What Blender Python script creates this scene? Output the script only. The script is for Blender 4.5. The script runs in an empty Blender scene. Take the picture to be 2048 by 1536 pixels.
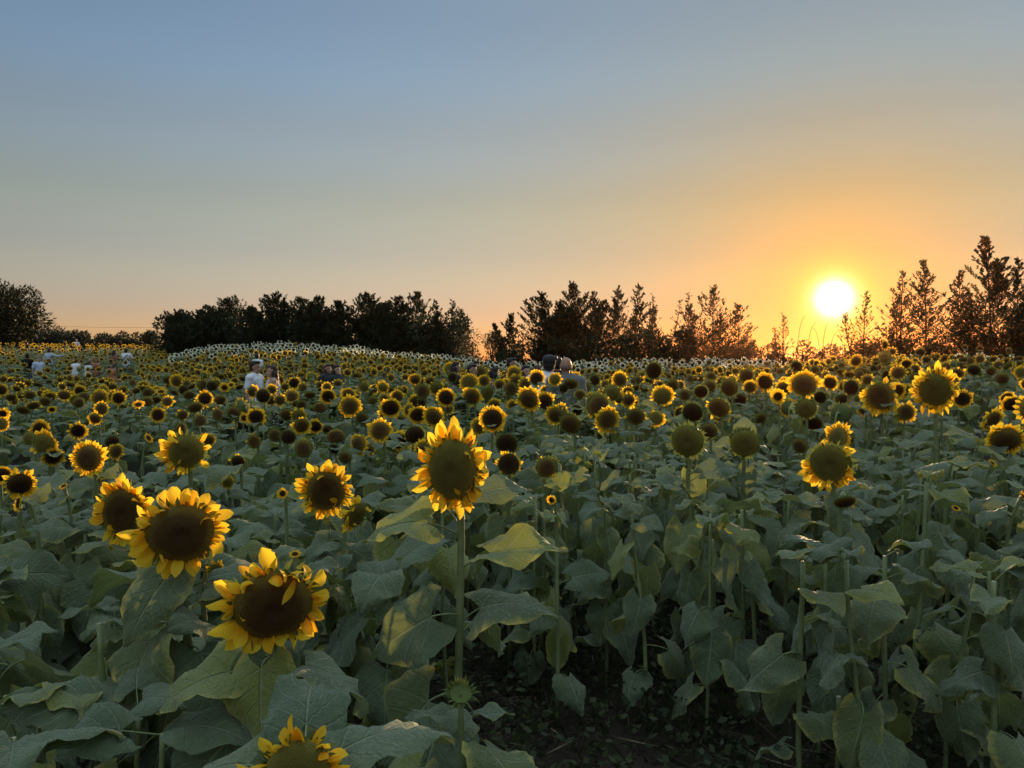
import bpy, bmesh, math, random
import numpy as np
from mathutils import Vector, Matrix, Quaternion

# ------------------------------------------------------------------ camera, sky, sun, exposure
SC = bpy.context.scene
COL = SC.collection
FPX = 1547.0                       # focal length in pixels of the 2048 px wide photograph
CAM_Z = 1.55
PITCH = -math.atan(43.0 / FPX)
cam_data = bpy.data.cameras.new('camera')
cam_data.sensor_width = 36.0
cam_data.lens = 36.0 * FPX / 2048.0
cam_data.clip_start = 0.05
cam_data.clip_end = 3000.0
cam = bpy.data.objects.new('camera', cam_data)
COL.objects.link(cam)
cam.location = (0, 0, CAM_Z)
cam.rotation_euler = (math.pi / 2 + PITCH, 0, 0)
SC.camera = cam

FWD = Vector((0, math.cos(PITCH), math.sin(PITCH)))
UPV = Vector((0, -math.sin(PITCH), math.cos(PITCH)))
def ray(px, py):
    return FWD + Vector(((px - 1024) / FPX, 0, 0)) + UPV * ((768 - py) / FPX)
def at(px, py, d):
    return Vector((0, 0, CAM_Z)) + ray(px, py) * d

SUN_DIR = ray(1668, 597).normalized()
SUN_EL = math.asin(SUN_DIR.z)
SUN_AZ = math.atan2(SUN_DIR.x, SUN_DIR.y)

world = bpy.data.worlds.new('World')
SC.world = world
world.use_nodes = True
wt = world.node_tree
wt.nodes.clear()
def wn(t, **kw):
    n = wt.nodes.new(t)
    for k, v in kw.items():
        setattr(n, k, v)
    return n
w_out = wn('ShaderNodeOutputWorld')
w_sky = wn('ShaderNodeTexSky', sky_type='NISHITA', sun_disc=False, sun_elevation=SUN_EL, sun_rotation=SUN_AZ,
           altitude=0.0, air_density=1.0, dust_density=0.0, ozone_density=2.0)
w_bg = wn('ShaderNodeBackground')
w_bg.inputs['Strength'].default_value = 0.138
# the sun's bright aureole in the hazy evening air, by angle from the sun
w_tc = wn('ShaderNodeTexCoord')
w_nrm = wn('ShaderNodeVectorMath', operation='NORMALIZE')
wt.links.new(w_tc.outputs['Generated'], w_nrm.inputs[0])
w_dot = wn('ShaderNodeVectorMath', operation='DOT_PRODUCT')
wt.links.new(w_nrm.outputs[0], w_dot.inputs[0])
w_dot.inputs[1].default_value = SUN_DIR
w_ang = wn('ShaderNodeMath', operation='ARCCOSINE', use_clamp=False)
wt.links.new(w_dot.outputs['Value'], w_ang.inputs[0])
def lobe(sigma_deg, power, color, strength):
    a = wn('ShaderNodeMath', operation='DIVIDE'); wt.links.new(w_ang.outputs[0], a.inputs[0]); a.inputs[1].default_value = math.radians(sigma_deg)
    b = wn('ShaderNodeMath', operation='POWER'); wt.links.new(a.outputs[0], b.inputs[0]); b.inputs[1].default_value = power
    c = wn('ShaderNodeMath', operation='MULTIPLY'); wt.links.new(b.outputs[0], c.inputs[0]); c.inputs[1].default_value = -1
    d = wn('ShaderNodeMath', operation='EXPONENT'); wt.links.new(c.outputs[0], d.inputs[0])
    e = wn('ShaderNodeMath', operation='MULTIPLY'); wt.links.new(d.outputs[0], e.inputs[0]); e.inputs[1].default_value = strength
    g = wn('ShaderNodeBackground'); g.inputs['Color'].default_value = (*color, 1); wt.links.new(e.outputs[0], g.inputs['Strength'])
    return g
def add_sh(a, b):
    s = wn('ShaderNodeAddShader'); wt.links.new(a.outputs[0], s.inputs[0]); wt.links.new(b.outputs[0], s.inputs[1]); return s
# evening haze: the low sky is warmer and duller than clean air, and warmer still towards the sun
w_sep = wn('ShaderNodeSeparateXYZ'); wt.links.new(w_nrm.outputs[0], w_sep.inputs[0])
w_el = wn('ShaderNodeMath', operation='ARCSINE'); wt.links.new(w_sep.outputs['Z'], w_el.inputs[0])
w_el2 = wn('ShaderNodeMath', operation='DIVIDE', use_clamp=True); wt.links.new(w_el.outputs[0], w_el2.inputs[0]); w_el2.inputs[1].default_value = math.radians(25)
w_ramp = wn('ShaderNodeValToRGB'); wt.links.new(w_el2.outputs[0], w_ramp.inputs[0])
w_ramp.color_ramp.interpolation = 'EASE'
stops = [(0.0, (.66, .48, .58)), (0.12, (.78, .555, .66)), (0.28, (.93, .67, .64)), (0.44, (1.06, .77, .64)), (0.62, (1.13, .88, .82)), (0.82, (1.13, 1.0, 1.03))]
els = w_ramp.color_ramp.elements
while len(els) < len(stops): els.new(0.5)
for e_, (p_, c_) in zip(els, stops):
    e_.position = p_; e_.color = (c_[0] / 1.25, c_[1] / 1.25, c_[2] / 1.25, 1)
def wmath(op, a, b=None):
    n = wn('ShaderNodeMath', operation=op)
    for i, v in enumerate((a, b)):
        if v is None: continue
        if isinstance(v, (int, float)): n.inputs[i].default_value = v
        else: wt.links.new(v, n.inputs[i])
    return n.outputs[0]
w_g = wmath('EXPONENT', wmath('MULTIPLY', w_ang.outputs[0], -1.0 / math.radians(20)))
w_cmb = wn('ShaderNodeCombineXYZ')
for i, k in enumerate((0.68, -0.15, -0.80)):
    wt.links.new(wmath('MULTIPLY', wmath('ADD', wmath('MULTIPLY', w_g, k), 1.0), 1.25), w_cmb.inputs[i])
w_m1 = wn('ShaderNodeVectorMath', operation='MULTIPLY'); wt.links.new(w_ramp.outputs[0], w_m1.inputs[0]); wt.links.new(w_cmb.outputs[0], w_m1.inputs[1])
w_m2 = wn('ShaderNodeVectorMath', operation='MULTIPLY'); wt.links.new(w_sky.outputs[0], w_m2.inputs[0]); wt.links.new(w_m1.outputs[0], w_m2.inputs[1])
# unseen upper sky brightened well past the sky texture to lift the foreground
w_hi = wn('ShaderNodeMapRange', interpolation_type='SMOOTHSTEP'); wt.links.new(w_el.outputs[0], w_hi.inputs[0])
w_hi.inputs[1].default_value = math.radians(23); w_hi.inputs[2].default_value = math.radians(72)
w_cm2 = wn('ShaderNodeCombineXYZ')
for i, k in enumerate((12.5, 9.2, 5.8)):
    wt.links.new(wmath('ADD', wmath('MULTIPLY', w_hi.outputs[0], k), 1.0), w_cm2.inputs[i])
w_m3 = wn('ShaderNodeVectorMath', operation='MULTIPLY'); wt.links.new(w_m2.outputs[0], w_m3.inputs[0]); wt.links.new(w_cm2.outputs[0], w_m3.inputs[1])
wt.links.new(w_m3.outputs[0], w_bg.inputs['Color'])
w_sum = w_bg
for args in ((0.80, 1.7, (1.0, 1.0, 1.0), 3.2), (1.7, 1.7, (0.6, 0.9, 0.0), 0.46), (7.0, 1.3, (1.0, 0.24, 0.0), 0.07)):
    w_sum = add_sh(w_sum, lobe(*args))
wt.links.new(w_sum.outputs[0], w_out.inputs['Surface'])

sun_data = bpy.data.lights.new('sun', 'SUN')
sun_data.energy = 5.0
sun_data.angle = math.radians(0.6)
sun_data.color = (1.0, 0.66, 0.34)
sun = bpy.data.objects.new('sun', sun_data)
COL.objects.link(sun)
sun.rotation_euler = SUN_DIR.to_track_quat('Z', 'Y').to_euler()
sun.location = (20, 60, 30)

SC.view_settings.view_transform = 'Standard'
SC.view_settings.look = 'None'
SC.view_settings.exposure = 0.62
SC.view_settings.gamma = 1.0
SC.view_settings.use_curve_mapping = False
SC.render.engine = 'CYCLES'
SC.cycles.max_bounces = 6
SC.cycles.diffuse_bounces = 4
SC.cycles.glossy_bounces = 2
SC.cycles.transmission_bounces = 4
SC.cycles.transparent_max_bounces = 4
SC.cycles.sample_clamp_indirect = 6.0
SC.cycles.caustics_reflective = False
SC.cycles.caustics_refractive = False

# ------------------------------------------------------------------ helpers
RNG = np.random.default_rng(7)
random.seed(7)
def U(a, b): return float(RNG.uniform(a, b))

class Geo:
    """collects vertices, faces and one vector attribute per vertex (along, across, random)"""
    def __init__(s): s.V = []; s.A = []; s.F = []; s.n = 0
    def add(s, V, F, m=0, A=None):
        V = np.asarray(V, float).reshape(-1, 3)
        s.V.append(V)
        s.A.append(np.zeros((len(V), 3)) if A is None else np.broadcast_to(np.asarray(A, float), (len(V), 3)))
        for f in (F if isinstance(F, list) else [F]):
            f = np.asarray(f, int)
            if f.size: s.F.append((f + s.n, m))
        s.n += len(V)
    def merge(s, g, M=None, mat_shift=0):
        for V, A in zip(g.V, g.A):
            s.V.append(V if M is None else V @ M[:3, :3].T + M[:3, 3]); s.A.append(A)
        for f, m in g.F: s.F.append((f + s.n, m + mat_shift))
        s.n += g.n
    def arrays(s):
        return np.vstack(s.V), np.vstack(s.A), s.F
    def mesh(s, name, mats, smooth=True):
        V, A, F = s.arrays()
        me = bpy.data.meshes.new(name)
        nf = sum(len(f) for f, _ in F)
        loops = np.concatenate([f.ravel() for f, _ in F])
        tot = np.concatenate([np.full(len(f), f.shape[1]) for f, _ in F])
        mi = np.concatenate([np.full(len(f), m) for f, m in F])
        me.vertices.add(len(V)); me.vertices.foreach_set('co', V.astype(np.float32).ravel())
        me.loops.add(len(loops)); me.loops.foreach_set('vertex_index', loops.astype(np.int32))
        me.polygons.add(nf)
        start = np.concatenate([[0], np.cumsum(tot)[:-1]])
        me.polygons.foreach_set('loop_start', start.astype(np.int32))
        me.polygons.foreach_set('loop_total', tot.astype(np.int32))
        for m in mats: me.materials.append(m)
        me.polygons.foreach_set('material_index', mi.astype(np.int32))
        me.polygons.foreach_set('use_smooth', np.full(nf, smooth))
        a = me.attributes.new('luv', 'FLOAT_VECTOR', 'POINT')
        a.data.foreach_set('vector', A.astype(np.float32).ravel())
        me.update(calc_edges=True)
        return me

def obj(name, me, parent=None, M=None):
    o = bpy.data.objects.new(name, me)
    COL.objects.link(o)
    if parent is not None: o.parent = parent
    if M is not None: o.matrix_local = M
    return o
def tag(o, label, cat, group=None, kind=None):
    if label: o['label'] = label
    if cat: o['category'] = cat
    if group: o['group'] = group
    if kind: o['kind'] = kind
    return o
def empty(name, loc):
    o = bpy.data.objects.new(name, None)
    o.empty_display_size = 0.1
    COL.objects.link(o); o.location = loc
    return o

def tube(path, radii, sides=6, closed=True):
    """tube along a path; returns V, [quads, caps]"""
    P = np.asarray(path, float); n = len(P)
    radii = np.broadcast_to(np.asarray(radii, float), (n,))
    T = np.gradient(P, axis=0); T /= np.linalg.norm(T, axis=1)[:, None] + 1e-9
    ref = np.array([0.13, 0.97, 0.2]); ref /= np.linalg.norm(ref)
    if abs(T[0] @ ref) > 0.9: ref = np.array([1.0, 0, 0])
    X = np.cross(T, ref); X /= np.linalg.norm(X, axis=1)[:, None] + 1e-9
    Y = np.cross(T, X)
    a = np.arange(sides) * 2 * math.pi / sides
    V = (P[:, None, :] + radii[:, None, None] * (np.cos(a)[None, :, None] * X[:, None, :] + np.sin(a)[None, :, None] * Y[:, None, :])).reshape(-1, 3)
    i, j = np.meshgrid(np.arange(n - 1), np.arange(sides), indexing='ij')
    q = np.stack([i * sides + j, i * sides + (j + 1) % sides, (i + 1) * sides + (j + 1) % sides, (i + 1) * sides + j], -1).reshape(-1, 4)
    F = [q]
    if closed: F.append(np.array([[(n - 1) * sides + k for k in range(sides)]])); F.append(np.array([[k for k in range(sides)][::-1]]))
    return V, F
def bezier(p0, p1, p2, p3, n):
    t = np.linspace(0, 1, n)[:, None]
    return (1 - t) ** 3 * p0 + 3 * (1 - t) ** 2 * t * p1 + 3 * (1 - t) * t ** 2 * p2 + t ** 3 * p3
def grid_faces(nu, nv):
    i, j = np.meshgrid(np.arange(nu), np.arange(nv), indexing='ij')
    w = nv + 1
    return np.stack([i * w + j, (i + 1) * w + j, (i + 1) * w + j + 1, i * w + j + 1], -1).reshape(-1, 4)

# ------------------------------------------------------------------ ground height (field rises to a low mound at the back left)
GC = [-300, 200, 330, 450, 560, 700, 800, 900, 1000, 1200, 1400, 1550, 1700, 1850, 2350]
GR = [0, 6, 10, 16, 22, 30, 38, 60, 120, 420]
GZ = np.array([
    [0] * 15,
    [0] * 15,
    [-.08, -.08, -.08, -.08, -.08, -.05, -.03, 0, 0, 0, 0, .02, .10, .15, .15],
    [-.05, -.05, -.03, 0, 0, 0, 0, 0, 0, 0, .02, .10, .30, .36, .36],
    [.02, .02, .08, .2, .24, .24, .2, .15, .1, .1, .15, .2, .42, .5, .5],
    [.2, .2, .3, .6, .75, .70, .58, .45, .38, .4, .48, .4, .5, .6, .6],
    [.5, .5, .7, 1.15, 1.28, 1.1, .85, .65, .55, .5, .55, .5, .6, .7, .7],
    [1.65, 1.65, 1.6, 1.5, 1.45, 1.2, 1.0, .8, .7, .6, .6, .6, .7, .8, .8],
    [1.2] * 15,
    [-3] * 15])
def ground_z(x, y):
    x = np.asarray(x, float); y = np.asarray(y, float)
    r = np.hypot(x, y)
    px = np.clip(1024 + FPX * x / np.maximum(y, 0.15 * r + 1e-6), -300, 2350)
    ci = np.clip(np.searchsorted(GC, px) - 1, 0, 13); ri = np.clip(np.searchsorted(GR, r) - 1, 0, 8)
    GCa, GRa = np.array(GC, float), np.array(GR, float)
    u = (px - GCa[ci]) / (GCa[ci + 1] - GCa[ci]); v = np.clip((r - GRa[ri]) / (GRa[ri + 1] - GRa[ri]), 0, 1)
    u = u * u * (3 - 2 * u); v = v * v * (3 - 2 * v)
    return (GZ[ri, ci] * (1 - u) + GZ[ri, ci + 1] * u) * (1 - v) + (GZ[ri + 1, ci] * (1 - u) + GZ[ri + 1, ci + 1] * u) * v

# ------------------------------------------------------------------ materials
def new_mat(name):
    m = bpy.data.materials.new(name); m.use_nodes = True
    nt = m.node_tree; nt.nodes.clear()
    return m, nt
class N:
    def __init__(s, nt): s.nt = nt
    def __call__(s, t, **kw):
        n = s.nt.nodes.new(t)
        for k, v in kw.items(): setattr(n, k, v)
        return n
    def link(s, a, b): s.nt.links.new(a, b)
    def math(s, op, a, b=None, c=None, clamp=False):
        n = s('ShaderNodeMath', operation=op, use_clamp=clamp)
        for i, v in enumerate((a, b, c)):
            if v is None: continue
            if isinstance(v, (int, float)): n.inputs[i].default_value = v
            else: s.link(v, n.inputs[i])
        return n.outputs[0]
    def mix(s, f, a, b):
        n = s('ShaderNodeMix', data_type='RGBA')
        for k, v in ((0, f), (6, a), (7, b)):
            if isinstance(v, (int, float)): n.inputs[k].default_value = v
            elif isinstance(v, tuple): n.inputs[k].default_value = (*v, 1)
            else: s.link(v, n.inputs[k])
        return n.outputs[2]
    def ss(s, x, lo, hi):
        n = s('ShaderNodeMapRange', interpolation_type='SMOOTHSTEP')
        s.link(x, n.inputs[0]); n.inputs[1].default_value = lo; n.inputs[2].default_value = hi
        return n.outputs[0]
    def noise(s, scale, vec=None, detail=3, rough=0.6):
        n = s('ShaderNodeTexNoise'); n.inputs['Scale'].default_value = scale; n.inputs['Detail'].default_value = detail; n.inputs['Roughness'].default_value = rough
        if vec is not None: s.link(vec, n.inputs['Vector'])
        return n.outputs['Fac']
    def pos(s): return s('ShaderNodeNewGeometry').outputs['Position']
    def objco(s): return s('ShaderNodeTexCoord').outputs['Object']
    def luv(s):
        a = s('ShaderNodeAttribute', attribute_name='luv'); sp = s('ShaderNodeSeparateXYZ'); s.link(a.outputs['Vector'], sp.inputs[0])
        return sp.outputs
    def rnd(s): return s('ShaderNodeObjectInfo').outputs['Random']
    def out(s, sh): o = s('ShaderNodeOutputMaterial'); s.link(sh, o.inputs[0])
    def thin(s, col, tcol, tfac, rough=0.55, spec=0.3, bump=None, sheen=0.0):
        """diffuse/gloss front with light passing through"""
        p = s('ShaderNodeBsdfPrincipled'); p.inputs['Roughness'].default_value = rough; p.inputs['Specular IOR Level'].default_value = spec
        t = s('ShaderNodeBsdfTranslucent')
        for v, i in ((col, p.inputs['Base Color']), (tcol, t.inputs['Color'])):
            if isinstance(v, tuple): i.default_value = (*v, 1)
            else: s.link(v, i)
        if bump is not None: s.link(bump, p.inputs['Normal'])
        if sheen:
            p.inputs['Sheen Weight'].default_value = sheen; p.inputs['Sheen Roughness'].default_value = 0.45; p.inputs['Sheen Tint'].default_value = (0.85, 0.9, 0.75, 1)
        mx = s('ShaderNodeMixShader'); mx.inputs[0].default_value = tfac
        s.link(p.outputs[0], mx.inputs[1]); s.link(t.outputs[0], mx.inputs[2])
        s.out(mx.outputs[0])
    def bump(s, h, strength=0.3, dist=0.01):
        b = s('ShaderNodeBump'); b.inputs['Strength'].default_value = strength; b.inputs['Distance'].default_value = dist
        s.link(h, b.inputs['Height']); return b.outputs[0]
    def solid(s, col, rough=0.8, spec=0.2, bump=None):
        p = s('ShaderNodeBsdfPrincipled'); p.inputs['Roughness'].default_value = rough; p.inputs['Specular IOR Level'].default_value = spec
        if isinstance(col, tuple): p.inputs['Base Color'].default_value = (*col, 1)
        else: s.link(col, p.inputs['Base Color'])
        if bump is not None: s.link(bump, p.inputs['Normal'])
        s.out(p.outputs[0])

def mat_leaf(name, dark, light, old, tfac=0.24, rough=0.5, spec=0.45):
    m, nt = new_mat(name); n = N(nt)
    u, v, r = n.luv()
    av = n.math('ABSOLUTE', v)
    rv = n.math('FRACT', n.math('ADD', n.rnd(), r))
    mid = n.math('SUBTRACT', 1.0, n.ss(av, 0.012, 0.05))
    side = n.math('PINGPONG', n.math('SUBTRACT', n.math('MULTIPLY', u, 5.2), n.math('MULTIPLY', av, 1.9)), 0.5)
    sv = n.math('MULTIPLY', n.math('SUBTRACT', 1.0, n.ss(side, 0.02, 0.085)), n.math('SUBTRACT', 0.75, n.math('MULTIPLY', av, 0.5)))
    vein = n.math('MAXIMUM', mid, n.math('MULTIPLY', sv, 0.6))
    oc = n.objco()
    nz = n.noise(16, oc, 5, 0.75)
    c = n.mix(n.ss(nz, 0.32, 0.68), dark, light)
    c = n.mix(n.math('MULTIPLY', n.math('SUBTRACT', 1.0, n.ss(n.math('FRACT', n.math('MULTIPLY', rv, 7.3)), 0.0, 0.6)), 0.45), c, (dark[0] * 0.6, dark[1] * 0.72, dark[2] * 0.75))
    c = n.mix(n.math('MULTIPLY', n.ss(rv, 0.45, 1.0), 0.55), c, (light[0] * 1.25, light[1] * 1.12, light[2] * 0.55))
    c = n.mix(n.math('MULTIPLY', n.ss(rv, 0.86, 0.92), 0.6), c, (0.27, 0.29, 0.055))
    # withered margins and blotches on some leaves
    edge = n.math('MULTIPLY', n.ss(n.math('ADD', av, n.math('MULTIPLY', n.math('SUBTRACT', nz, 0.5), 0.9)), 0.74, 1.05), n.ss(rv, 0.25, 0.75))
    tip = n.math('MULTIPLY', n.ss(n.math('ADD', u, n.math('MULTIPLY', n.math('SUBTRACT', nz, 0.5), 0.6)), 0.82, 1.0), n.ss(rv, 0.5, 0.9))
    c = n.mix(n.math('MULTIPLY', n.math('MAXIMUM', edge, tip), 0.8), c, old)
    c = n.mix(n.math('MULTIPLY', vein, 0.58), c, (light[0] * 2.1, light[1] * 1.9, light[2] * 1.7))
    fine = n.noise(70, oc, 3, 0.6)
    h = n.math('ADD', n.math('MULTIPLY', vein, -0.8), n.math('MULTIPLY', fine, 0.7))
    tc = n.mix(0.5, c, (0.26, 0.31, 0.045))
    n.thin(c, tc, tfac, rough, spec, n.bump(h, 0.9, 0.014), 0.5)
    return m
M_LEAF = mat_leaf('sunflower_leaf', (0.104, 0.140, 0.070), (0.158, 0.198, 0.100), (0.44, 0.38, 0.09), 0.32, 0.62, 0.3)

def mat_petal(name, ca, cb, cold, tfac=0.5):
    m, nt = new_mat(name); n = N(nt)
    u, v, r = n.luv()
    rv = n.math('FRACT', n.math('ADD', n.math('MULTIPLY', n.rnd(), 3.7), r))
    c = n.mix(n.ss(u, 0.0, 0.75), cb, ca)
    c = n.mix(n.math('MULTIPLY', n.ss(rv, 0.6, 1.0), 0.7), c, cold)
    streak = n.math('PINGPONG', n.math('MULTIPLY', v, 3.5), 0.5)
    c = n.mix(n.math('MULTIPLY', streak, 0.25), c, cb)
    n.thin(c, c, tfac, 0.55, 0.2, n.bump(streak, 0.3, 0.003))
    return m
M_PETAL = mat_petal('petal_yellow', (0.98, 0.68, 0.045), (0.96, 0.51, 0.014), (0.94, 0.41, 0.012), 0.58)
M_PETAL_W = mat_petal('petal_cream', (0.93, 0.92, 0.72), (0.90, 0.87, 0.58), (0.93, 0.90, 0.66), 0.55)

def mat_disc(name, inner, mid, outer):
    m, nt = new_mat(name); n = N(nt)
    u, v, r = n.luv()
    oc = n.objco()
    nz = n.noise(9, oc, 4, 0.7)
    uu = n.math('ADD', u, n.math('MULTIPLY', n.math('SUBTRACT', nz, 0.5), 0.25))
    c = n.mix(n.ss(uu, 0.10, 0.62), inner, mid)
    c = n.mix(n.ss(uu, 0.62, 0.98), c, outer)
    # the tips of the florets are paler than the gaps between them
    c = n.mix(n.math('MULTIPLY', n.ss(v, 0.55, 1.0), 0.55), c, n.mix(0.5, outer, (0.34, 0.25, 0.05)))
    n.solid(c, 0.9, 0.1, n.bump(n.noise(60, oc, 2), 0.6, 0.05))
    return m
M_DISC = [mat_disc('disc_brown', (0.100, 0.052, 0.022), (0.118, 0.066, 0.022), (0.260, 0.190, 0.040)),
          mat_disc('disc_olive', (0.180, 0.135, 0.034), (0.195, 0.155, 0.034), (0.270, 0.240, 0.050)),
          mat_disc('disc_dark', (0.036, 0.018, 0.010), (0.045, 0.022, 0.010), (0.090, 0.058, 0.016))]

def mat_green(name, a, b, scale, tfac=0.0, rough=0.6):
    m, nt = new_mat(name); n = N(nt)
    u, v, r = n.luv()
    c = n.mix(n.ss(n.noise(scale, n.objco(), 4, 0.65), 0.3, 0.7), a, b)
    if tfac: n.thin(c, c, tfac, rough, 0.3)
    else: n.solid(c, rough, 0.3, n.bump(n.noise(scale * 5, n.objco(), 2), 0.4, 0.003))
    return m
M_STEM = mat_green('sunflower_stem', (0.15, 0.19, 0.075), (0.22, 0.25, 0.11), 18)
M_BRACT = mat_green('bract_green', (0.10, 0.145, 0.035), (0.17, 0.20, 0.05), 5, 0.4)
M_CUT = mat_green('cut_pith', (0.45, 0.42, 0.28), (0.36, 0.33, 0.2), 60)

def mat_foliage(name, a, b, tfac=0.2, scale=1.3):
    m, nt = new_mat(name); n = N(nt)
    u, v, r = n.luv()
    c = n.mix(n.ss(n.noise(scale, n.pos(), 3), 0.35, 0.65), a, b)
    c = n.mix(n.math('MULTIPLY', r, 0.5), c, (b[0] * 1.5, b[1] * 1.35, b[2]))
    n.thin(c, c, tfac, 0.6, 0.25)
    return m
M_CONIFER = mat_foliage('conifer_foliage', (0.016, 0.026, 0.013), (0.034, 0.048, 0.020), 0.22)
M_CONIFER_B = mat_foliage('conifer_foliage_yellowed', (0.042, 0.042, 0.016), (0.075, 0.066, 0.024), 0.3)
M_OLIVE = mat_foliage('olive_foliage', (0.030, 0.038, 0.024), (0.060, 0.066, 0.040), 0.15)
M_DRY_SUNLIT_BUSH = mat_foliage('dry_and_sunlit_bush_foliage', (0.060, 0.045, 0.022), (0.105, 0.078, 0.036), 0.25)  # dry shrubs' own brown; also paints the sun's reddish light on hedge bushes
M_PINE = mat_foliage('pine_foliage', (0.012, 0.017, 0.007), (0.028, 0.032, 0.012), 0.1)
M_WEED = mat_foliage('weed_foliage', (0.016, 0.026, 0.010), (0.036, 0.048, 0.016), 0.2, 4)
M_STRAW = mat_foliage('dry_straw', (0.11, 0.085, 0.05), (0.20, 0.16, 0.10), 0.1, 6)
def mat_bark(name, a, b):
    m, nt = new_mat(name); n = N(nt)
    nz = n.noise(9, n.pos(), 5, 0.7)
    n.solid(n.mix(nz, a, b), 0.9, 0.1, n.bump(nz, 0.6, 0.03)); return m
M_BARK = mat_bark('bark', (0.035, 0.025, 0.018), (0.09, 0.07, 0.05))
def mat_ground():
    m, nt = new_mat('field_soil'); n = N(nt)
    p = n.pos()
    a = n.noise(0.7, p, 6, 0.65); b = n.noise(11, p, 6, 0.75); g = n.noise(45, p, 3, 0.7)
    c = n.mix(n.ss(b, 0.3, 0.7), (0.022, 0.017, 0.012), (0.060, 0.046, 0.033))
    c = n.mix(n.math('MULTIPLY', n.ss(a, 0.45, 0.65), 0.55), c, (0.030, 0.040, 0.018))
    c = n.mix(n.math('MULTIPLY', n.ss(g, 0.6, 0.75), 0.5), c, (0.15, 0.12, 0.08))
    n.solid(c, 0.95, 0.1, n.bump(n.math('ADD', b, n.math('MULTIPLY', g, 0.4)), 1.0, 0.05))
    return m
M_GROUND = mat_ground()

# ------------------------------------------------------------------ ground sheet
def make_ground():
    rs = np.concatenate([[0.001], np.geomspace(0.4, 12, 60), np.geomspace(12.6, 900, 70)])
    na = 180
    a = np.arange(na) * 2 * math.pi / na
    R, A = np.meshgrid(rs, a, indexing='ij')
    X, Y = R * np.sin(A), R * np.cos(A)
    Z = ground_z(X, Y)
    bump = (np.sin(X * 5.1 + np.cos(Y * 3.3)) * np.sin(Y * 4.3 + 1.7) * 0.018 + RNG.normal(0, 0.008, X.shape)) * np.clip(1.2 - R / 14, 0, 1)
    Z = Z + bump - np.where(R > 420, (R - 420) * 0.01, 0)
    V = np.stack([X, Y, Z], -1).reshape(-1, 3)
    n = len(rs)
    i, j = np.meshgrid(np.arange(n - 1), np.arange(na), indexing='ij')
    q = np.stack([i * na + j, i * na + (j + 1) % na, (i + 1) * na + (j + 1) % na, (i + 1) * na + j], -1).reshape(-1, 4)[:, ::-1]
    g = Geo(); g.add(V, q)
    o = obj('ground', g.mesh('ground', [M_GROUND]))
    o['kind'] = 'structure'
    o['label'] = 'dark soil of the sunflower field under the plants'
make_ground()

# ------------------------------------------------------------------ people in the field
def mat_cloth(name, col, col2=None, stripes=None):
    m, nt = new_mat(name); n = N(nt)
    nz = n.noise(30, n.objco(), 3)
    c = n.mix(nz, tuple(v * 0.88 for v in col), col)
    if stripes:
        sp = n('ShaderNodeSeparateXYZ'); n.link(n.objco(), sp.inputs[0])
        a = n.math('GREATER_THAN', n.math('PINGPONG', n.math('MULTIPLY', sp.outputs[0], stripes), 0.5), 0.3)
        b = n.math('GREATER_THAN', n.math('PINGPONG', n.math('MULTIPLY', sp.outputs[2], stripes), 0.5), 0.3)
        c = n.mix(n.math('MULTIPLY', n.math('ADD', a, b), 0.5), c, col2)
    n.solid(c, 0.85, 0.15, n.bump(n.noise(14, n.objco(), 3), 0.5, 0.02))
    return m
def mat_plain(name, col, rough=0.6, spec=0.3):
    m, nt = new_mat(name); n = N(nt)
    n.solid(n.mix(n.noise(22, n.objco(), 3), tuple(v * 0.85 for v in col), col), rough, spec); return m
M_SKIN = mat_plain('skin_tan', (0.42, 0.23, 0.155), 0.55)
M_SKIN_L = mat_plain('skin_light', (0.52, 0.31, 0.23), 0.55)
HAIRC = {'stubble': mat_plain('hair_stubble', (0.22, 0.125, 0.09), 0.7), 'black': mat_plain('hair_black', (0.012, 0.009, 0.008), 0.5), 'brown': mat_plain('hair_brown', (0.050, 0.026, 0.016), 0.5), 'auburn': mat_plain('hair_auburn', (0.040, 0.014, 0.012), 0.5), 'grey': mat_plain('hair_greying', (0.22, 0.20, 0.18), 0.6)}
M_EYE = mat_plain('eye_dark', (0.02, 0.015, 0.012), 0.2, 0.6)
M_LIP = mat_plain('lips', (0.30, 0.10, 0.09), 0.5)

def rough_parts(parts):
    """union of tapered capsules (p0, p1, r0, r1) and ellipsoids (c, (rx, ry, rz))"""
    g = Geo()
    for q in parts:
        if len(q) == 4:
            p0, p1, r0, r1 = q
            p0 = np.array(p0, float); p1 = np.array(p1, float)
            d = p1 - p0; L = np.linalg.norm(d) + 1e-6; d /= L
            ts = [-r0 * 0.98, -r0 * 0.7, 0] + [L * k / 4 for k in (1, 2, 3)] + [L, L + r1 * 0.7, L + r1 * 0.98]
            rs = [r0 * 0.2, r0 * 0.71, r0] + [r0 + (r1 - r0) * k / 4 for k in (1, 2, 3)] + [r1, r1 * 0.71, r1 * 0.2]
            V, F = tube([p0 + d * t for t in ts], rs, 12); g.add(V, F)
        else:
            c, r = q
            th = np.linspace(0.04, math.pi - 0.04, 10); ph = np.arange(14) * 2 * math.pi / 14
            T, P = np.meshgrid(th, ph, indexing='ij')
            V = np.stack([np.sin(T) * np.cos(P) * r[0] + c[0], np.sin(T) * np.sin(P) * r[1] + c[1], np.cos(T) * r[2] + c[2]], -1).reshape(-1, 3)
            i, j = np.meshgrid(np.arange(9), np.arange(14), indexing='ij')
            F = np.stack([i * 14 + j, (i + 1) * 14 + j, (i + 1) * 14 + (j + 1) % 14, i * 14 + (j + 1) % 14], -1).reshape(-1, 4)
            g.add(V, [F, np.array([list(range(14))[::-1]]), np.array([list(range(126, 140))])])
    return g
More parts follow.
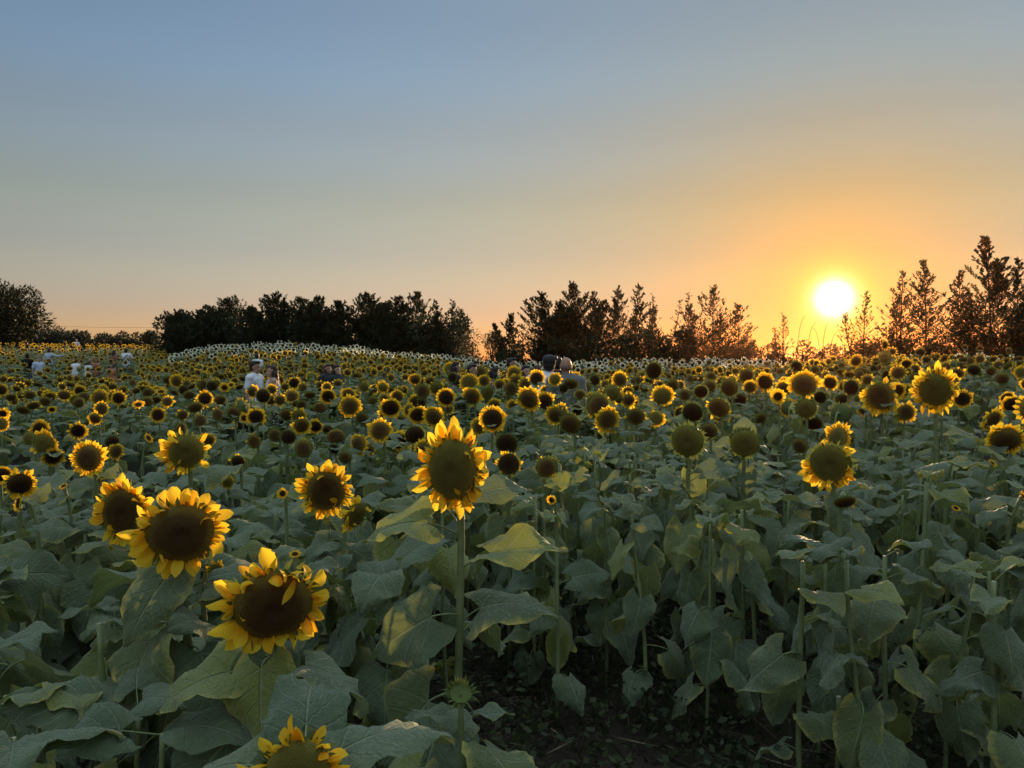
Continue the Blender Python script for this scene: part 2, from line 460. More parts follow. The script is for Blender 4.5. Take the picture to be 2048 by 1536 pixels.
def fused(parts, mat, voxel, smooth=4, noise=0.0):
    me = rough_parts(parts).mesh('rough', [mat])
    o = bpy.data.objects.new('rough', me); COL.objects.link(o)
    md = o.modifiers.new('r', 'REMESH'); md.mode = 'VOXEL'; md.voxel_size = voxel; md.use_smooth_shade = True
    if smooth:
        sm = o.modifiers.new('s', 'SMOOTH'); sm.factor = 0.5; sm.iterations = smooth
    dg = bpy.context.evaluated_depsgraph_get()
    out = bpy.data.meshes.new_from_object(o.evaluated_get(dg))
    bpy.data.objects.remove(o); bpy.data.meshes.remove(me)
    out.materials.clear(); out.materials.append(mat)
    if noise:
        co = np.empty(len(out.vertices) * 3, np.float32); out.vertices.foreach_get('co', co)
        c3 = co.reshape(-1, 3); c3 += (np.sin(c3[:, [1, 2, 0]] * 90) * np.sin(c3[:, [2, 0, 1]] * 130) * noise); out.vertices.foreach_set('co', c3.ravel())
    out.polygons.foreach_set('use_smooth', np.ones(len(out.polygons), bool))
    return out

def hand_parts(w, d, side):
    """palm, four curled fingers of unequal length and a thumb off the side; w wrist, d direction of the forearm"""
    w = np.array(w, float); d = np.array(d, float); d /= np.linalg.norm(d)
    s = np.cross(d, [0, 0, 1.0]) if abs(d[2]) < 0.9 else np.array([0, -1.0, 0])
    s /= np.linalg.norm(s); n = np.cross(s, d) * side
    P = [(w, w + d * 0.075, 0.026, 0.032)]
    for k, L in enumerate((0.062, 0.074, 0.070, 0.056)):
        b = w + d * 0.088 + s * (k - 1.5) * 0.020
        m_ = b + d * L * 0.55 + n * 0.012; t = m_ + d * L * 0.35 + n * 0.026
        P += [(b, m_, 0.0098, 0.009), (m_, t, 0.009, 0.0078)]
    b = w + d * 0.03 - s * 0.03; m_ = b + d * 0.035 - s * 0.022 + n * 0.01
    P += [(b, m_, 0.012, 0.011), (m_, m_ + d * 0.03 + n * 0.012, 0.011, 0.009)]
    return P

PEOPLE_XY = []
def person(px, top_y, d, yaw, label, hair='short', hairc='black', shirt=(0.8, 0.8, 0.82), sleeve='short', low='trousers', lowc=(0.05, 0.06, 0.09), arms=('down', 'down'), lean=(0, 0), skin=None, fem=False, head_turn=0, extra=None, group=None, shirt2=None, stripes=None, height=None):
    p = at(px, top_y, d); gz = float(ground_z(p.x, p.y))
    H = height or (p.z - gz)
    H = min(max(H, 1.25), 1.95)
    k = H / 1.74
    vox = 0.0125 if d < 20 else 0.022
    skin = skin or M_SKIN_L
    root = empty('person', (p.x, p.y, gz)); root.rotation_euler = (0, 0, math.radians(yaw)); root.scale = (k, k, k)
    tag(root, label, 'person', group)
    PEOPLE_XY.append((p.x, p.y, d))
    lx, ly = lean                       # torso lean: forwards is -Y
    sw = 0.165 if fem else 0.195
    def up(x, y, z):                    # points above the pelvis follow the lean
        f = max(0.0, z - 0.95)
        return (x + lx * f, y - ly * f, z - 0.35 * (abs(lx) + abs(ly)) ** 2 * f)
    hd = np.array(up(0, -0.025, 1.615))
    ht = math.radians(head_turn); ch, sh = math.cos(ht), math.sin(ht)
    def hp(x, y, z): return (hd[0] + x * ch - y * sh, hd[1] + x * sh + y * ch, hd[2] + z)
    waist = 0.115 if fem else 0.14
    torso = [(up(-sw * 0.35, 0, 1.36), up(sw * 0.35, 0, 1.36), 0.115, 0.115), (up(0, 0, 1.33), up(0, 0.0, 1.10), 0.135, waist), (up(-0.06, 0, 0.98), up(0.06, 0, 0.98), 0.12 + 0.012 * fem, 0.12 + 0.012 * fem), (up(0, 0, 1.1), up(0, 0, 0.98), waist, 0.125),
             (up(-sw, 0, 1.42), up(0, 0, 1.46), 0.058, 0.06), (up(sw, 0, 1.42), up(0, 0, 1.46), 0.058, 0.06)]
    if fem: torso += [(up(0.065, -0.085, 1.28), (0.06, 0.05, 0.055)), (up(-0.065, -0.085, 1.28), (0.06, 0.05, 0.055))]
    neck = [(up(0, 0.0, 1.42), (hd[0], hd[1] + 0.02, hd[2] - 0.06), 0.055, 0.05)]
    head = [(hp(0, 0.012, 0.025), (0.076, 0.092, 0.098)), (hp(0, -0.02, -0.045), (0.058, 0.066, 0.070)), (hp(0, -0.092, -0.012), hp(0, -0.104, -0.034), 0.010, 0.014), (hp(0.078, 0.01, -0.008), (0.010, 0.02, 0.03)), (hp(-0.078, 0.01, -0.008), (0.010, 0.02, 0.03)), (hp(0, -0.07, -0.095), (0.025, 0.022, 0.02))]
    legs = []
    for s in (-1, 1):
        legs += [((s * 0.09, 0, 0.93), (s * 0.10, -0.01, 0.50), 0.088, 0.058), ((s * 0.10, -0.01, 0.50), (s * 0.10, 0.015, 0.10), 0.056, 0.04), ((s * 0.10, 0.03, 0.045), (s * 0.115, -0.13, 0.03), 0.042, 0.032)]
    armp, slv = [], []
    for s, pose in zip((-1, 1), arms):
        S = np.array(up(s * sw, 0, 1.42))
        if pose == 'down': E = S + np.array([s * 0.05, 0.03, -0.29]); W = E + np.array([s * 0.0, -0.05, -0.26])
        elif pose == 'bent': E = S + np.array([s * 0.06, 0.04, -0.28]); W = E + np.array([-s * 0.12, -0.20, 0.06])
        elif pose == 'phone': E = S + np.array([s * 0.07, -0.12, -0.24]); W = E + np.array([-s * 0.10, -0.16, 0.19])
        elif pose == 'out': E = S + np.array([s * 0.26, -0.05, -0.08]); W = E + np.array([s * 0.20, -0.12, 0.06])
        elif pose == 'head': E = S + np.array([s * 0.20, -0.05, 0.12]); W = E + np.array([-s * 0.20, 0.02, 0.18])
        else: E = S + np.array([s * 0.05, -0.16, -0.24]); W = E + np.array([s * 0.02, -0.24, -0.06])
        armp += [(S, E, 0.046, 0.037), (E, W, 0.037, 0.026)] + hand_parts(W, W - E, s)
        e2 = S + (E - S) * (0.62 if sleeve == 'short' else 1.0)
        if sleeve != 'none': slv.append((S, e2, 0.064, 0.062 if sleeve == 'short' else 0.052))
        if sleeve == 'long': slv.append((E, E + (W - E) * 0.92, 0.050, 0.040))
    obj('body', fused(torso + neck + head + legs + armp, skin, vox, 3), root)
    # clothing sits 12-20 mm off the body
    def grow(P, e): return [(q[0], q[1], q[2] + e, q[3] + e) if len(q) == 4 else (q[0], tuple(v + e for v in q[1])) for q in P]
    ts = grow(torso, 0.016)
    if sleeve == 'none': ts = grow(torso[1:4] + torso[6:], 0.014) + [(up(-sw * 0.3, 0, 1.30), up(sw * 0.3, 0, 1.30), 0.115, 0.115)]
    if sleeve != 'none': ts += [(up(-0.02, 0.012, 1.452), up(0.02, 0.012, 1.452), 0.076, 0.076)]
    hem = [(up(0, 0, 1.0), up(0, 0, 0.90), waist + 0.028, 0.162)] if low != 'dress' else [(up(0, 0, 1.02), (0, 0, 0.55), 0.155, 0.24)]
    obj('shirt' if low != 'dress' else 'dress', fused(ts + slv + hem, mat_cloth('cloth', shirt, shirt2, stripes), vox, 3, 0.003), root)
    if low != 'dress':
        LEG = grow([(q[0], q[1], q[2], q[3]) for q in legs if q[0][2] > 0.3], 0.014)
        if low == 'shorts': LEG = LEG[::2]
        obj('trousers' if low == 'trousers' else 'shorts', fused(LEG + [((-0.06, 0, 0.93), (0.06, 0, 0.93), 0.128, 0.128)], mat_cloth('cloth_low', lowc), vox, 3, 0.002), root)
    hm = HAIRC[hairc]
    cap = [(hp(0, 0.028, 0.048), (0.081, 0.090, 0.088)), (hp(0, 0.052, 0.0), (0.077, 0.070, 0.082))]
    if hair == 'short': H_ = cap + [(hp(0, -0.045, 0.098), (0.062, 0.045, 0.03))]
    elif hair == 'curly': H_ = [(hp(0, 0.03, 0.065), (0.100, 0.104, 0.098)), (hp(0, 0.055, 0.0), (0.088, 0.078, 0.085)), (hp(0.06, -0.03, 0.10), (0.055, 0.05, 0.05)), (hp(-0.06, -0.03, 0.10), (0.055, 0.05, 0.05))]
    elif hair == 'bald': H_ = [(hp(0, 0.06, -0.015), (0.080, 0.052, 0.05)), (hp(0.05, 0.03, -0.01), (0.032, 0.06, 0.04)), (hp(-0.05, 0.03, -0.01), (0.032, 0.06, 0.04))]
    elif hair == 'bun': H_ = cap + [(hp(0, 0.09, 0.12), (0.05, 0.05, 0.045)), (hp(0, -0.035, 0.095), (0.06, 0.04, 0.03))]
    else: H_ = cap + [(hp(0, -0.03, 0.095), (0.066, 0.05, 0.032)), (hp(0.075, 0.02, -0.02), hp(0.085, 0.02, -0.24), 0.034, 0.036), (hp(-0.075, 0.02, -0.02), hp(-0.085, 0.02, -0.24), 0.034, 0.036), (hp(0, 0.07, 0.0), hp(0, 0.10, -0.33), 0.078, 0.065), (hp(0.05, 0.06, -0.05), hp(0.06, 0.085, -0.30), 0.06, 0.05), (hp(-0.05, 0.06, -0.05), hp(-0.06, 0.085, -0.30), 0.06, 0.05)]
    if hair != 'bald' or True: obj('hair', fused(H_, hm if hair != 'bald' else HAIRC['stubble'], vox, 2, 0.004 if hair != 'bald' else 0.0), root)
    for s in (-1, 1): obj('eye', rough_parts([(hp(s * 0.031, -0.079, 0.008), (0.012, 0.008, 0.006))]).mesh('eye', [M_EYE]), root)
    obj('mouth', rough_parts([(hp(0, -0.083, -0.062), (0.022, 0.008, 0.006))]).mesh('mouth', [M_LIP]), root)
    if extra == 'strap':
        pts = [up(-0.13, 0.125, 1.44), up(-0.05, 0.165, 1.34), up(0.05, 0.172, 1.20), up(0.15, 0.14, 1.03), up(0.185, 0.05, 0.95)]
        V, F = tube(pts, 0.018, 6); g = Geo(); g.add(V, F)
        obj('bag_strap', g.mesh('bag_strap', [HAIRC['black']]), root)
    return root

WHITE = (0.78, 0.80, 0.84)
person(509, 722, 13.4, 78, 'man in white T-shirt with dark hair, facing the long-haired woman in white', 'short', 'black', WHITE, low='shorts', lowc=(0.25, 0.23, 0.2), skin=M_SKIN)
person(545, 730, 13.6, -62, 'woman in white strapless top with long brown hair, facing the white-shirted man', 'long', 'brown', WHITE, sleeve='none', low='dress', fem=True, arms=('down', 'bent'), skin=M_SKIN_L)
person(655, 728, 16.5, 50, 'long-haired woman beside a darker-haired companion, only their heads above the flowers', 'long', 'brown', (0.05, 0.05, 0.06), fem=True, skin=M_SKIN)
person(673, 730, 16.2, 55, 'black-haired woman next to a brown-haired one, half hidden by flowers', 'long', 'black', (0.04, 0.05, 0.05), fem=True, skin=M_SKIN_L)
person(1132, 714, 9.6, 176, 'bald man in grey T-shirt seen from behind', 'bald', 'grey', (0.17, 0.18, 0.18), skin=M_SKIN, lowc=(0.06, 0.06, 0.07))
person(1069, 708, 10.6, 165, 'man with bushy dark hair leaning in a white shirt beside the bald man', 'curly', 'black', WHITE, lean=(-0.30, 0.12), arms=('forward', 'forward'), skin=M_SKIN)
person(1115, 713, 11.6, 185, 'dark-haired person in black between the white shirt and the bald head', 'short', 'black', (0.02, 0.02, 0.022), skin=M_SKIN)
person(1022, 716, 15.5, 70, 'man with short dark hair in grey-green T-shirt, facing the bushy-haired man', 'short', 'black', (0.065, 0.075, 0.07), skin=M_SKIN)
person(953, 722, 15.0, 10, 'woman with long dark wavy hair next to the neon green top', 'long', 'black', (0.05, 0.04, 0.04), fem=True, arms=('bent', 'bent'), skin=M_SKIN_L)
person(931, 727, 13.6, 60, 'stooping dark-haired person in neon green top', 'short', 'black', (0.30, 0.72, 0.08), sleeve='short', lean=(0.0, 0.22), arms=('forward', 'forward'), skin=M_SKIN)
person(978, 733, 13.8, 120, 'dark-haired woman in blue denim top among the flowers', 'long', 'black', (0.07, 0.12, 0.24), sleeve='none', fem=True, lean=(0, 0.2), skin=M_SKIN)
person(1051, 731, 14.0, 35, 'woman with long dark hair looking sideways, left of the leaning white shirt', 'long', 'black', (0.30, 0.27, 0.24), fem=True, skin=M_SKIN_L)
person(1074, 731, 12.6, 160, 'auburn-haired woman half hidden behind the leaning white shirt', 'long', 'auburn', (0.5, 0.48, 0.46), fem=True, skin=M_SKIN_L)
person(911, 724, 16.5, 90, 'person in dark clothes left of the neon green top', 'long', 'black', (0.03, 0.03, 0.04), fem=True, skin=M_SKIN)
person(55, 708, 30, 190, 'man in black T-shirt with hand raised, beside a pale blue shirt', 'bun', 'black', (0.012, 0.012, 0.013), arms=('down', 'phone'), skin=M_SKIN)
person(77, 713, 28.5, 60, 'man in pale blue shirt with greying hair', 'short', 'grey', (0.52, 0.63, 0.80), arms=('down', 'down'), skin=M_SKIN_L)
person(53, 684, 47, 150, 'person in dark top standing behind the black T-shirt man', 'short', 'brown', (0.015, 0.018, 0.03), skin=M_SKIN)
person(98, 697, 36, 170, 'person in blue and white checked shirt with one arm out', 'short', 'brown', (0.70, 0.73, 0.80), sleeve='long', arms=('out', 'bent'), shirt2=(0.12, 0.18, 0.35), stripes=26, skin=M_SKIN_L)
person(252, 697, 35, 178, 'man in white T-shirt with dark cross-body strap, seen from behind', 'short', 'black', WHITE, arms=('phone', 'phone'), extra='strap', lowc=(0.03, 0.03, 0.035), skin=M_SKIN)
person(222, 726, 27, 30, 'woman with dark hair in orange dress', 'long', 'black', (0.62, 0.19, 0.07), sleeve='none', low='dress', fem=True, skin=M_SKIN)
person(150, 718, 30, 175, 'person in white shirt with long sleeves, left of the rust-coloured top', 'short', 'brown', WHITE, sleeve='long', arms=('bent', 'bent'), lean=(0, 0.12), skin=M_SKIN_L)
person(192, 716, 31, 20, 'person in rust-coloured top with hand at the head', 'long', 'brown', (0.42, 0.12, 0.06), sleeve='none', arms=('head', 'down'), fem=True, skin=M_SKIN)
person(173, 722, 30, 160, 'stooping person in pale top among the far yellow flowers', 'short', 'brown', (0.62, 0.66, 0.68), lean=(0.05, 0.3), skin=M_SKIN_L)
person(514, 707, 24.5, 165, 'black-haired child in white shirt standing behind the couple', 'short', 'black', WHITE, skin=M_SKIN)
person(42, 677, 58, 180, 'far-off person in white shirt in front of the pine', 'short', 'brown', (0.6, 0.62, 0.62), skin=M_SKIN)
person(152, 678, 58, 175, 'far-off person in white shirt below the olive trees', 'short', 'grey', (0.74, 0.75, 0.78), skin=M_SKIN)
person(126, 680, 57, 170, 'far-off person in black near the olive trees', 'short', 'black', (0.02, 0.02, 0.022), skin=M_SKIN)
person(9, 674, 57, 160, 'person in dark clothes and pale hair at the far edge of the field', 'short', 'grey', (0.015, 0.014, 0.02), skin=M_SKIN_L)
person(1, 676, 55, 200, 'person in black cut by the picture edge', 'short', 'black', (0.012, 0.012, 0.014), skin=M_SKIN)
person(228, 700, 37, 165, 'brown-haired woman beside the man with the cross-body strap', 'long', 'brown', (0.30, 0.16, 0.11), fem=True, skin=M_SKIN)

# ------------------------------------------------------------------ sunflower pieces
def leaf_geo(rng, nu, nv, petiole=True, L=0.20, W=0.088, pet=0.11, rise=45, tilt=10, droop=55, fold=12, wave=0.008, pr=0.0042, sides=5, twist=0.0):
    g = Geo()
    # petiole
    npet = 6 if nu > 6 else 3
    ang = np.radians(np.linspace(rise, (rise * 0.35 + tilt * 0.65), npet))
    seg = pet / (npet - 1)
    P = np.zeros((npet, 3))
    for k in range(1, npet):
        P[k] = P[k - 1] + seg * np.array([math.cos(ang[k]), 0, math.sin(ang[k])])
    if petiole:
        V, F = tube(P, np.linspace(pr, pr * 0.6, npet), sides, closed=False)
        g.add(V, F, 1)
    # blade
    s = np.linspace(0, 1, nu + 1); t = np.linspace(-1, 1, nv + 1)
    a = np.radians(tilt - droop * s ** 1.2)
    ds = L / nu
    mid = np.zeros((nu + 1, 3)); mid[0] = P[-1]
    for k in range(1, nu + 1):
        am = 0.5 * (a[k] + a[k - 1]); mid[k] = mid[k - 1] + ds * np.array([math.cos(am), 0, math.sin(am)])
    T = np.stack([np.cos(a), 0 * a, np.sin(a)], -1); Nn = np.stack([-np.sin(a), 0 * a, np.cos(a)], -1)
    w = W * np.interp(s, [0, .08, .2, .35, .55, .75, .9, 1], [.55, .86, 1, .97, .78, .44, .18, 0.0])
    S, TT = np.meshgrid(s, t, indexing='ij')
    at_ = np.abs(TT)
    ph = rng.uniform(0, 6.28, 4)
    ww = w[:, None] * (1 + (0.03 * np.sin(S * 43 + ph[0]) + rng.uniform(-0.055, 0.03, S.shape)) * (at_ > 0.99))
    fo = math.radians(fold) * (1 - 0.5 * S)
    lateral = ww * TT * np.cos(fo)
    up = ww * at_ * np.sin(fo) + wave * (np.sin(S * 11 + ph[1] + TT * 1.5) * at_ ** 1.5 * 1.5
          + 0.55 * np.cos((S * 5.2 - at_ * 1.9) * 2 * math.pi) * np.clip(at_ * 3, 0, 1) * (1 - 0.4 * at_)) + wave * 1.4 * np.sin(S * 5 + ph[2]) * TT
    up = up - 0.35 * ww * at_ ** 3 * (0.4 + 0.6 * rng.random())       # margins roll down
    back = -0.24 * L * at_ ** 1.25 * (1 - S) ** 3
    tw = twist * S
    V = mid[:, None, :] + T[:, None, :] * back[..., None] + Nn[:, None, :] * (up * np.cos(tw) + lateral * np.sin(tw))[..., None] + np.array([0, 1.0, 0]) * (lateral * np.cos(tw) - up * np.sin(tw))[..., None]
    A = np.stack([S, TT, np.zeros_like(S)], -1)
    g.add(V.reshape(-1, 3), grid_faces(nu, nv), 0, A.reshape(-1, 3))
    return g

LEAF_KINDS = [  # rise, tilt, droop, fold : upper leaves stand out level, lower leaves hang
    (40, 20, 45, 14), (50, 5, 55, 8), (35, -5, 60, 20), (45, -25, 45, -6), (50, -45, 35, 6), (40, -60, 20, 10),
    (45, -70, 12, -4), (30, 30, 80, 16), (55, 25, 70, 4), (40, -35, 55, -10), (35, 10, 25, 24), (50, -55, 30, -8)]
LEAF_HI, LEAF_MID = [], []
for k, (ri, ti, dr, fo) in enumerate(LEAF_KINDS):
    rg = np.random.default_rng(100 + k)
    kw = dict(L=0.26 * rg.uniform(0.92, 1.1), W=0.112 * rg.uniform(0.9, 1.15), pet=0.12 * rg.uniform(0.8, 1.3), rise=ri, tilt=ti, droop=dr, fold=fo, wave=0.0125 * rg.uniform(0.7, 1.6), twist=rg.uniform(-0.5, 0.5))
    LEAF_HI.append(leaf_geo(np.random.default_rng(k), 16, 10, **kw).mesh('leaf_near', [M_LEAF, M_STEM]))
    LEAF_MID.append(leaf_geo(np.random.default_rng(k), 7, 4, sides=3, **kw).mesh('leaf', [M_LEAF, M_STEM]))
LEVEL = [0, 1, 2, 7, 8, 10]; HANG = [3, 4, 5, 6, 9, 11]

def petal_geo(rng, nu=6, nv=3, L=0.62, W=0.15, bend=20, chan=0.25, twist=0.4):
    g = Geo()
    s = np.linspace(0, 1, nu + 1); t = np.linspace(-1, 1, nv + 1)
    a = np.radians(np.linspace(0, -bend, nu + 1))
    mid = np.zeros((nu + 1, 3))
    for k in range(1, nu + 1):
        mid[k] = mid[k - 1] + L / nu * np.array([math.cos(a[k]), 0, math.sin(a[k])])
    Nn = np.stack([-np.sin(a), 0 * a, np.cos(a)], -1)
    w = W * np.interp(s, [0, .2, .45, .7, .9, 1], [.42, .72, 1, .97, .62, .10])
    S, TT = np.meshgrid(s, t, indexing='ij')
    tw = twist * S
    lat = w[:, None] * TT; up = chan * w[:, None] * np.abs(TT) ** 2 + 0.012 * np.sin(S * 9 + rng.uniform(0, 6))
    V = mid[:, None, :] + Nn[:, None, :] * (up * np.cos(tw) + lat * np.sin(tw))[..., None] + np.array([0, 1.0, 0]) * (lat * np.cos(tw) - up * np.sin(tw))[..., None]
    A = np.stack([S, TT, np.full_like(S, rng.random())], -1)
    g.add(V.reshape(-1, 3), grid_faces(nu, nv), 0, A.reshape(-1, 3))
    return g
def petal_matrix(phi, elev, roll, rho=0.9, z=0.0, sc=1.0):
    return (Matrix.Rotation(phi, 4, 'Z') @ Matrix.Translation((rho, 0, z)) @ Matrix.Rotation(-elev, 4, 'Y') @ Matrix.Rotation(roll, 4, 'X') @ Matrix.Scale(sc, 4))
PETALS = []
for k in range(12):
    rg = np.random.default_rng(300 + k)
    PETALS.append(petal_geo(rg, 6, 4, L=rg.uniform(0.58, 0.92), W=rg.uniform(0.15, 0.22), bend=rg.choice([-35, 5, 20, 35, 60, 100]), chan=rg.uniform(0.1, 0.55), twist=rg.uniform(-0.9, 0.9)).mesh('petal', [M_PETAL]))

def keep_petal(style, phi, rng):
    if style in ('full', 'fresh'): return rng.random() < 0.94
    if style == 'sparse': return rng.random() < 0.16
    if style == 'bare': return rng.random() < 0.0
    c = {'top': math.pi / 2, 'bottom': -math.pi / 2, 'left': math.pi, 'right': 0.0, 'half': math.pi / 2}[style]
    d = math.cos(phi - c)
    return rng.random() < (0.92 if d > -0.1 else 0.22)

def ring_geo(style, seed, npet=19, low=False, petal_len=None):
    """ray petals on a thin collar, one connected mesh, unit disc radius, face towards +Z"""
    rg = np.random.default_rng(seed)
    g = Geo()
    nseg = npet * 2
    ang = np.arange(nseg) * 2 * math.pi / nseg
    inner = np.stack([0.90 * np.cos(ang), 0.90 * np.sin(ang), 0 * ang - 0.03], -1)
    outer = np.stack([0.99 * np.cos(ang), 0.99 * np.sin(ang), 0 * ang - 0.05], -1)
    V = [inner, outer]; A = [np.tile([0, 0, 0.3], (nseg, 1))] * 2
    F4 = [[i, nseg + i, nseg + (i + 1) % nseg, (i + 1) % nseg] for i in range(nseg)]
    F3 = []; base = 2 * nseg
    for layer in range(1 if low else 2):
        for i in range(npet):
            phi = ang[(2 * i + layer) % nseg] + 0.5 * (ang[1])
            if not keep_petal(style, phi, rg): continue
            L = (petal_len or rg.uniform(0.5, 0.82)) * rg.uniform(0.85, 1.15)
            if style == 'sparse': L *= 0.8
            el = math.radians(rg.normal(8 if style != 'fresh' else 12, 22 if style != 'fresh' else 10)); el2 = el - math.radians(rg.normal(12, 28))
            w = L * (rg.uniform(0.25, 0.33) if not low else rg.uniform(0.34, 0.44)); rnd = rg.random(); tw = rg.normal(0, 0.3)
            d = np.array([math.cos(phi), math.sin(phi), 0]); s_ = np.array([-math.sin(phi), math.cos(phi), 0]); z = np.array([0, 0, 1.0])
            p0 = d * 0.95 + z * -0.04
            p1 = p0 + L * 0.55 * (d * math.cos(el) + z * math.sin(el))
            p2 = p1 + L * 0.45 * (d * math.cos(el2) + z * math.sin(el2)) + s_ * rg.normal(0, 0.05)
            sw = s_ * math.cos(tw) + z * math.sin(tw)
            b0 = nseg + (2 * i + layer) % nseg; b1 = nseg + (2 * i + layer + 1) % nseg
            V.append(np.stack([p1 - sw * w, p1 + z * -0.03, p1 + sw * w, p2])); A.append(np.array([[.55, -1, rnd], [.55, 0, rnd], [.55, 1, rnd], [1, 0, rnd]]))
            F4.append([b0, base, base + 1, b1]); F3.append([b1, base + 1, base + 2]); F3 += [[base, base + 3, base + 1], [base + 1, base + 3, base + 2]]
            base += 4
    g.add(np.vstack(V), [np.array(F4)] + ([np.array(F3)] if F3 else []), 0, np.vstack(A))
    return g

def disc_geo(seed, dome=0.22, nr=26, na=76, bumps=0.035, par=(13, 21)):
    rg = np.random.default_rng(seed)
    g = Geo()
    rho = np.concatenate([np.linspace(0, 1, nr), [1.02]])
    a = np.arange(na) * 2 * math.pi / na
    R, A_ = np.meshgrid(rho, a, indexing='ij')
    z = dome * (1 - R ** 2.4) - 0.05 * np.exp(-(R / 0.25) ** 2)
    sp = 0.5 + 0.5 * np.cos(par[0] * A_ + 2.3 * par[0] * np.sqrt(R)) * np.cos(par[1] * A_ - 1.25 * par[1] * np.sqrt(R))
    jit = rg.random(R.shape)
    f = np.clip(0.5 * sp + 0.5 * jit, 0, 1) * np.clip(R * 3, 0, 1)
    z = z + bumps * f
    z[-1] = -0.12
    lump = 1 + 0.03 * np.cos(2 * a + rg.uniform(0, 6)) + 0.02 * np.cos(3 * a + rg.uniform(0, 6))
    V = np.stack([R * np.cos(A_) * lump, R * np.sin(A_) * lump, z], -1).reshape(-1, 3)
    n = len(rho)
    i, j = np.meshgrid(np.arange(n - 1), np.arange(na), indexing='ij')
    q = np.stack([i * na + j, (i + 1) * na + j, (i + 1) * na + (j + 1) % na, i * na + (j + 1) % na], -1).reshape(-1, 4)
    g.add(V, q, 0, np.stack([R, f, jit], -1).reshape(-1, 3))
    return g
DISCS = [[disc_geo(10 + i, d).mesh('disc', [M_DISC[m]]) for m in range(3)] for i, d in enumerate((0.16, 0.30, 0.42))]
DISC_HERO = [[disc_geo(60 + i, d, 64, 200, 0.05, (34, 55)).mesh('disc', [M_DISC[m]]) for m in range(3)] for i, d in enumerate((0.2, 0.34))]
DISC_FRESH = disc_geo(20, 0.15, 8, 30, 0.06).mesh('disc_small', [M_DISC[2]])

def calyx_geo(seed, nb=24, length=0.34, spread=20, low=False):
    """green cup behind the disc with its pointed bracts, one connected mesh"""
    rg = np.random.default_rng(seed); g = Geo()
    nseg = nb * 2
    ang = np.arange(nseg) * 2 * math.pi / nseg
    prof = [(1.0, -0.06), (1.05, -0.13), (0.92, -0.26), (0.55, -0.40), (0.16, -0.50)]
    if low: prof = [(1.0, -0.06), (0.9, -0.26), (0.16, -0.46)]
    V = [np.stack([r * np.cos(ang), r * np.sin(ang), 0 * ang + z], -1) for r, z in prof]
    n = len(prof)
    F4 = [[i * nseg + j, i * nseg + (j + 1) % nseg, (i + 1) * nseg + (j + 1) % nseg, (i + 1) * nseg + j] for i in range(n - 1) for j in range(nseg)]
    F3 = []; base = n * nseg
    for layer in ((0, 1) if not low else (0,)):
        row = 0 if low else layer
        for i in range(nb):
            k0 = (2 * i + layer) % nseg; k1 = (k0 + 1) % nseg
            phi = ang[k0] + 0.5 * ang[1]
            L = length * rg.uniform(0.6, 1.3); e = math.radians(rg.normal(spread, 22) - 25 * layer); e2 = e + math.radians(rg.normal(15, 30))
            d = np.array([math.cos(phi), math.sin(phi), 0]); s_ = np.array([-math.sin(phi), math.cos(phi), 0]); z = np.array([0, 0, 1.0])
            p = d * prof[row][0] + z * prof[row][1]
            m_ = p + L * 0.5 * (d * math.cos(e) + z * math.sin(e)); t_ = m_ + L * 0.6 * (d * math.cos(e2) + z * math.sin(e2)) + s_ * rg.normal(0, 0.04)
            w = 0.062 * rg.uniform(0.8, 1.2)
            V.append(np.stack([m_ - s_ * w, m_ + s_ * w, t_]))
            F4.append([row * nseg + k0, base, base + 1, row * nseg + k1]); F3.append([base, base + 2, base + 1]); base += 3
    g.add(np.vstack(V), [np.array(F4), np.array(F3)], 0)
    return g
CALYX = [calyx_geo(40 + i, 22 + 2 * (i % 3), (0.30, 0.36, 0.42, 0.34)[i % 4]).mesh('calyx', [M_BRACT]) for i in range(6)]
RINGS = {}
for st, cnt in (('full', 6), ('half', 5), ('sparse', 5), ('fresh', 3)):
    RINGS[st] = [ring_geo(st, 500 + 10 * i + len(st), npet=20 if st != 'fresh' else 12, petal_len=1.25 if st == 'fresh' else None).mesh('petal_ring', [M_PETAL]) for i in range(cnt)]

def frame(n, roll=0.0):
    """rotation with +Z on n and +Y as far up as it can be"""
    z = n.normalized(); x = Vector((0, 0, 1)).cross(z)
    if x.length < 1e-3: x = Vector((1, 0, 0))
    x.normalize(); y = z.cross(x)
    M = Matrix((x, y, z)).transposed().to_4x4()
    return M @ Matrix.Rotation(roll, 4, 'Z')

def face_dir(C, yaw, pitch):
    to = Vector((-C.x, -C.y, 0)).normalized()
    anti = Vector((-SUN_DIR.x, -SUN_DIR.y, 0)).normalized()
    d = (to * 0.75 + anti * 0.25).normalized()
    d = Matrix.Rotation(math.radians(yaw), 3, 'Z') @ d
    p = math.radians(pitch)
    return Vector((d.x * math.cos(p), d.y * math.cos(p), math.sin(p)))

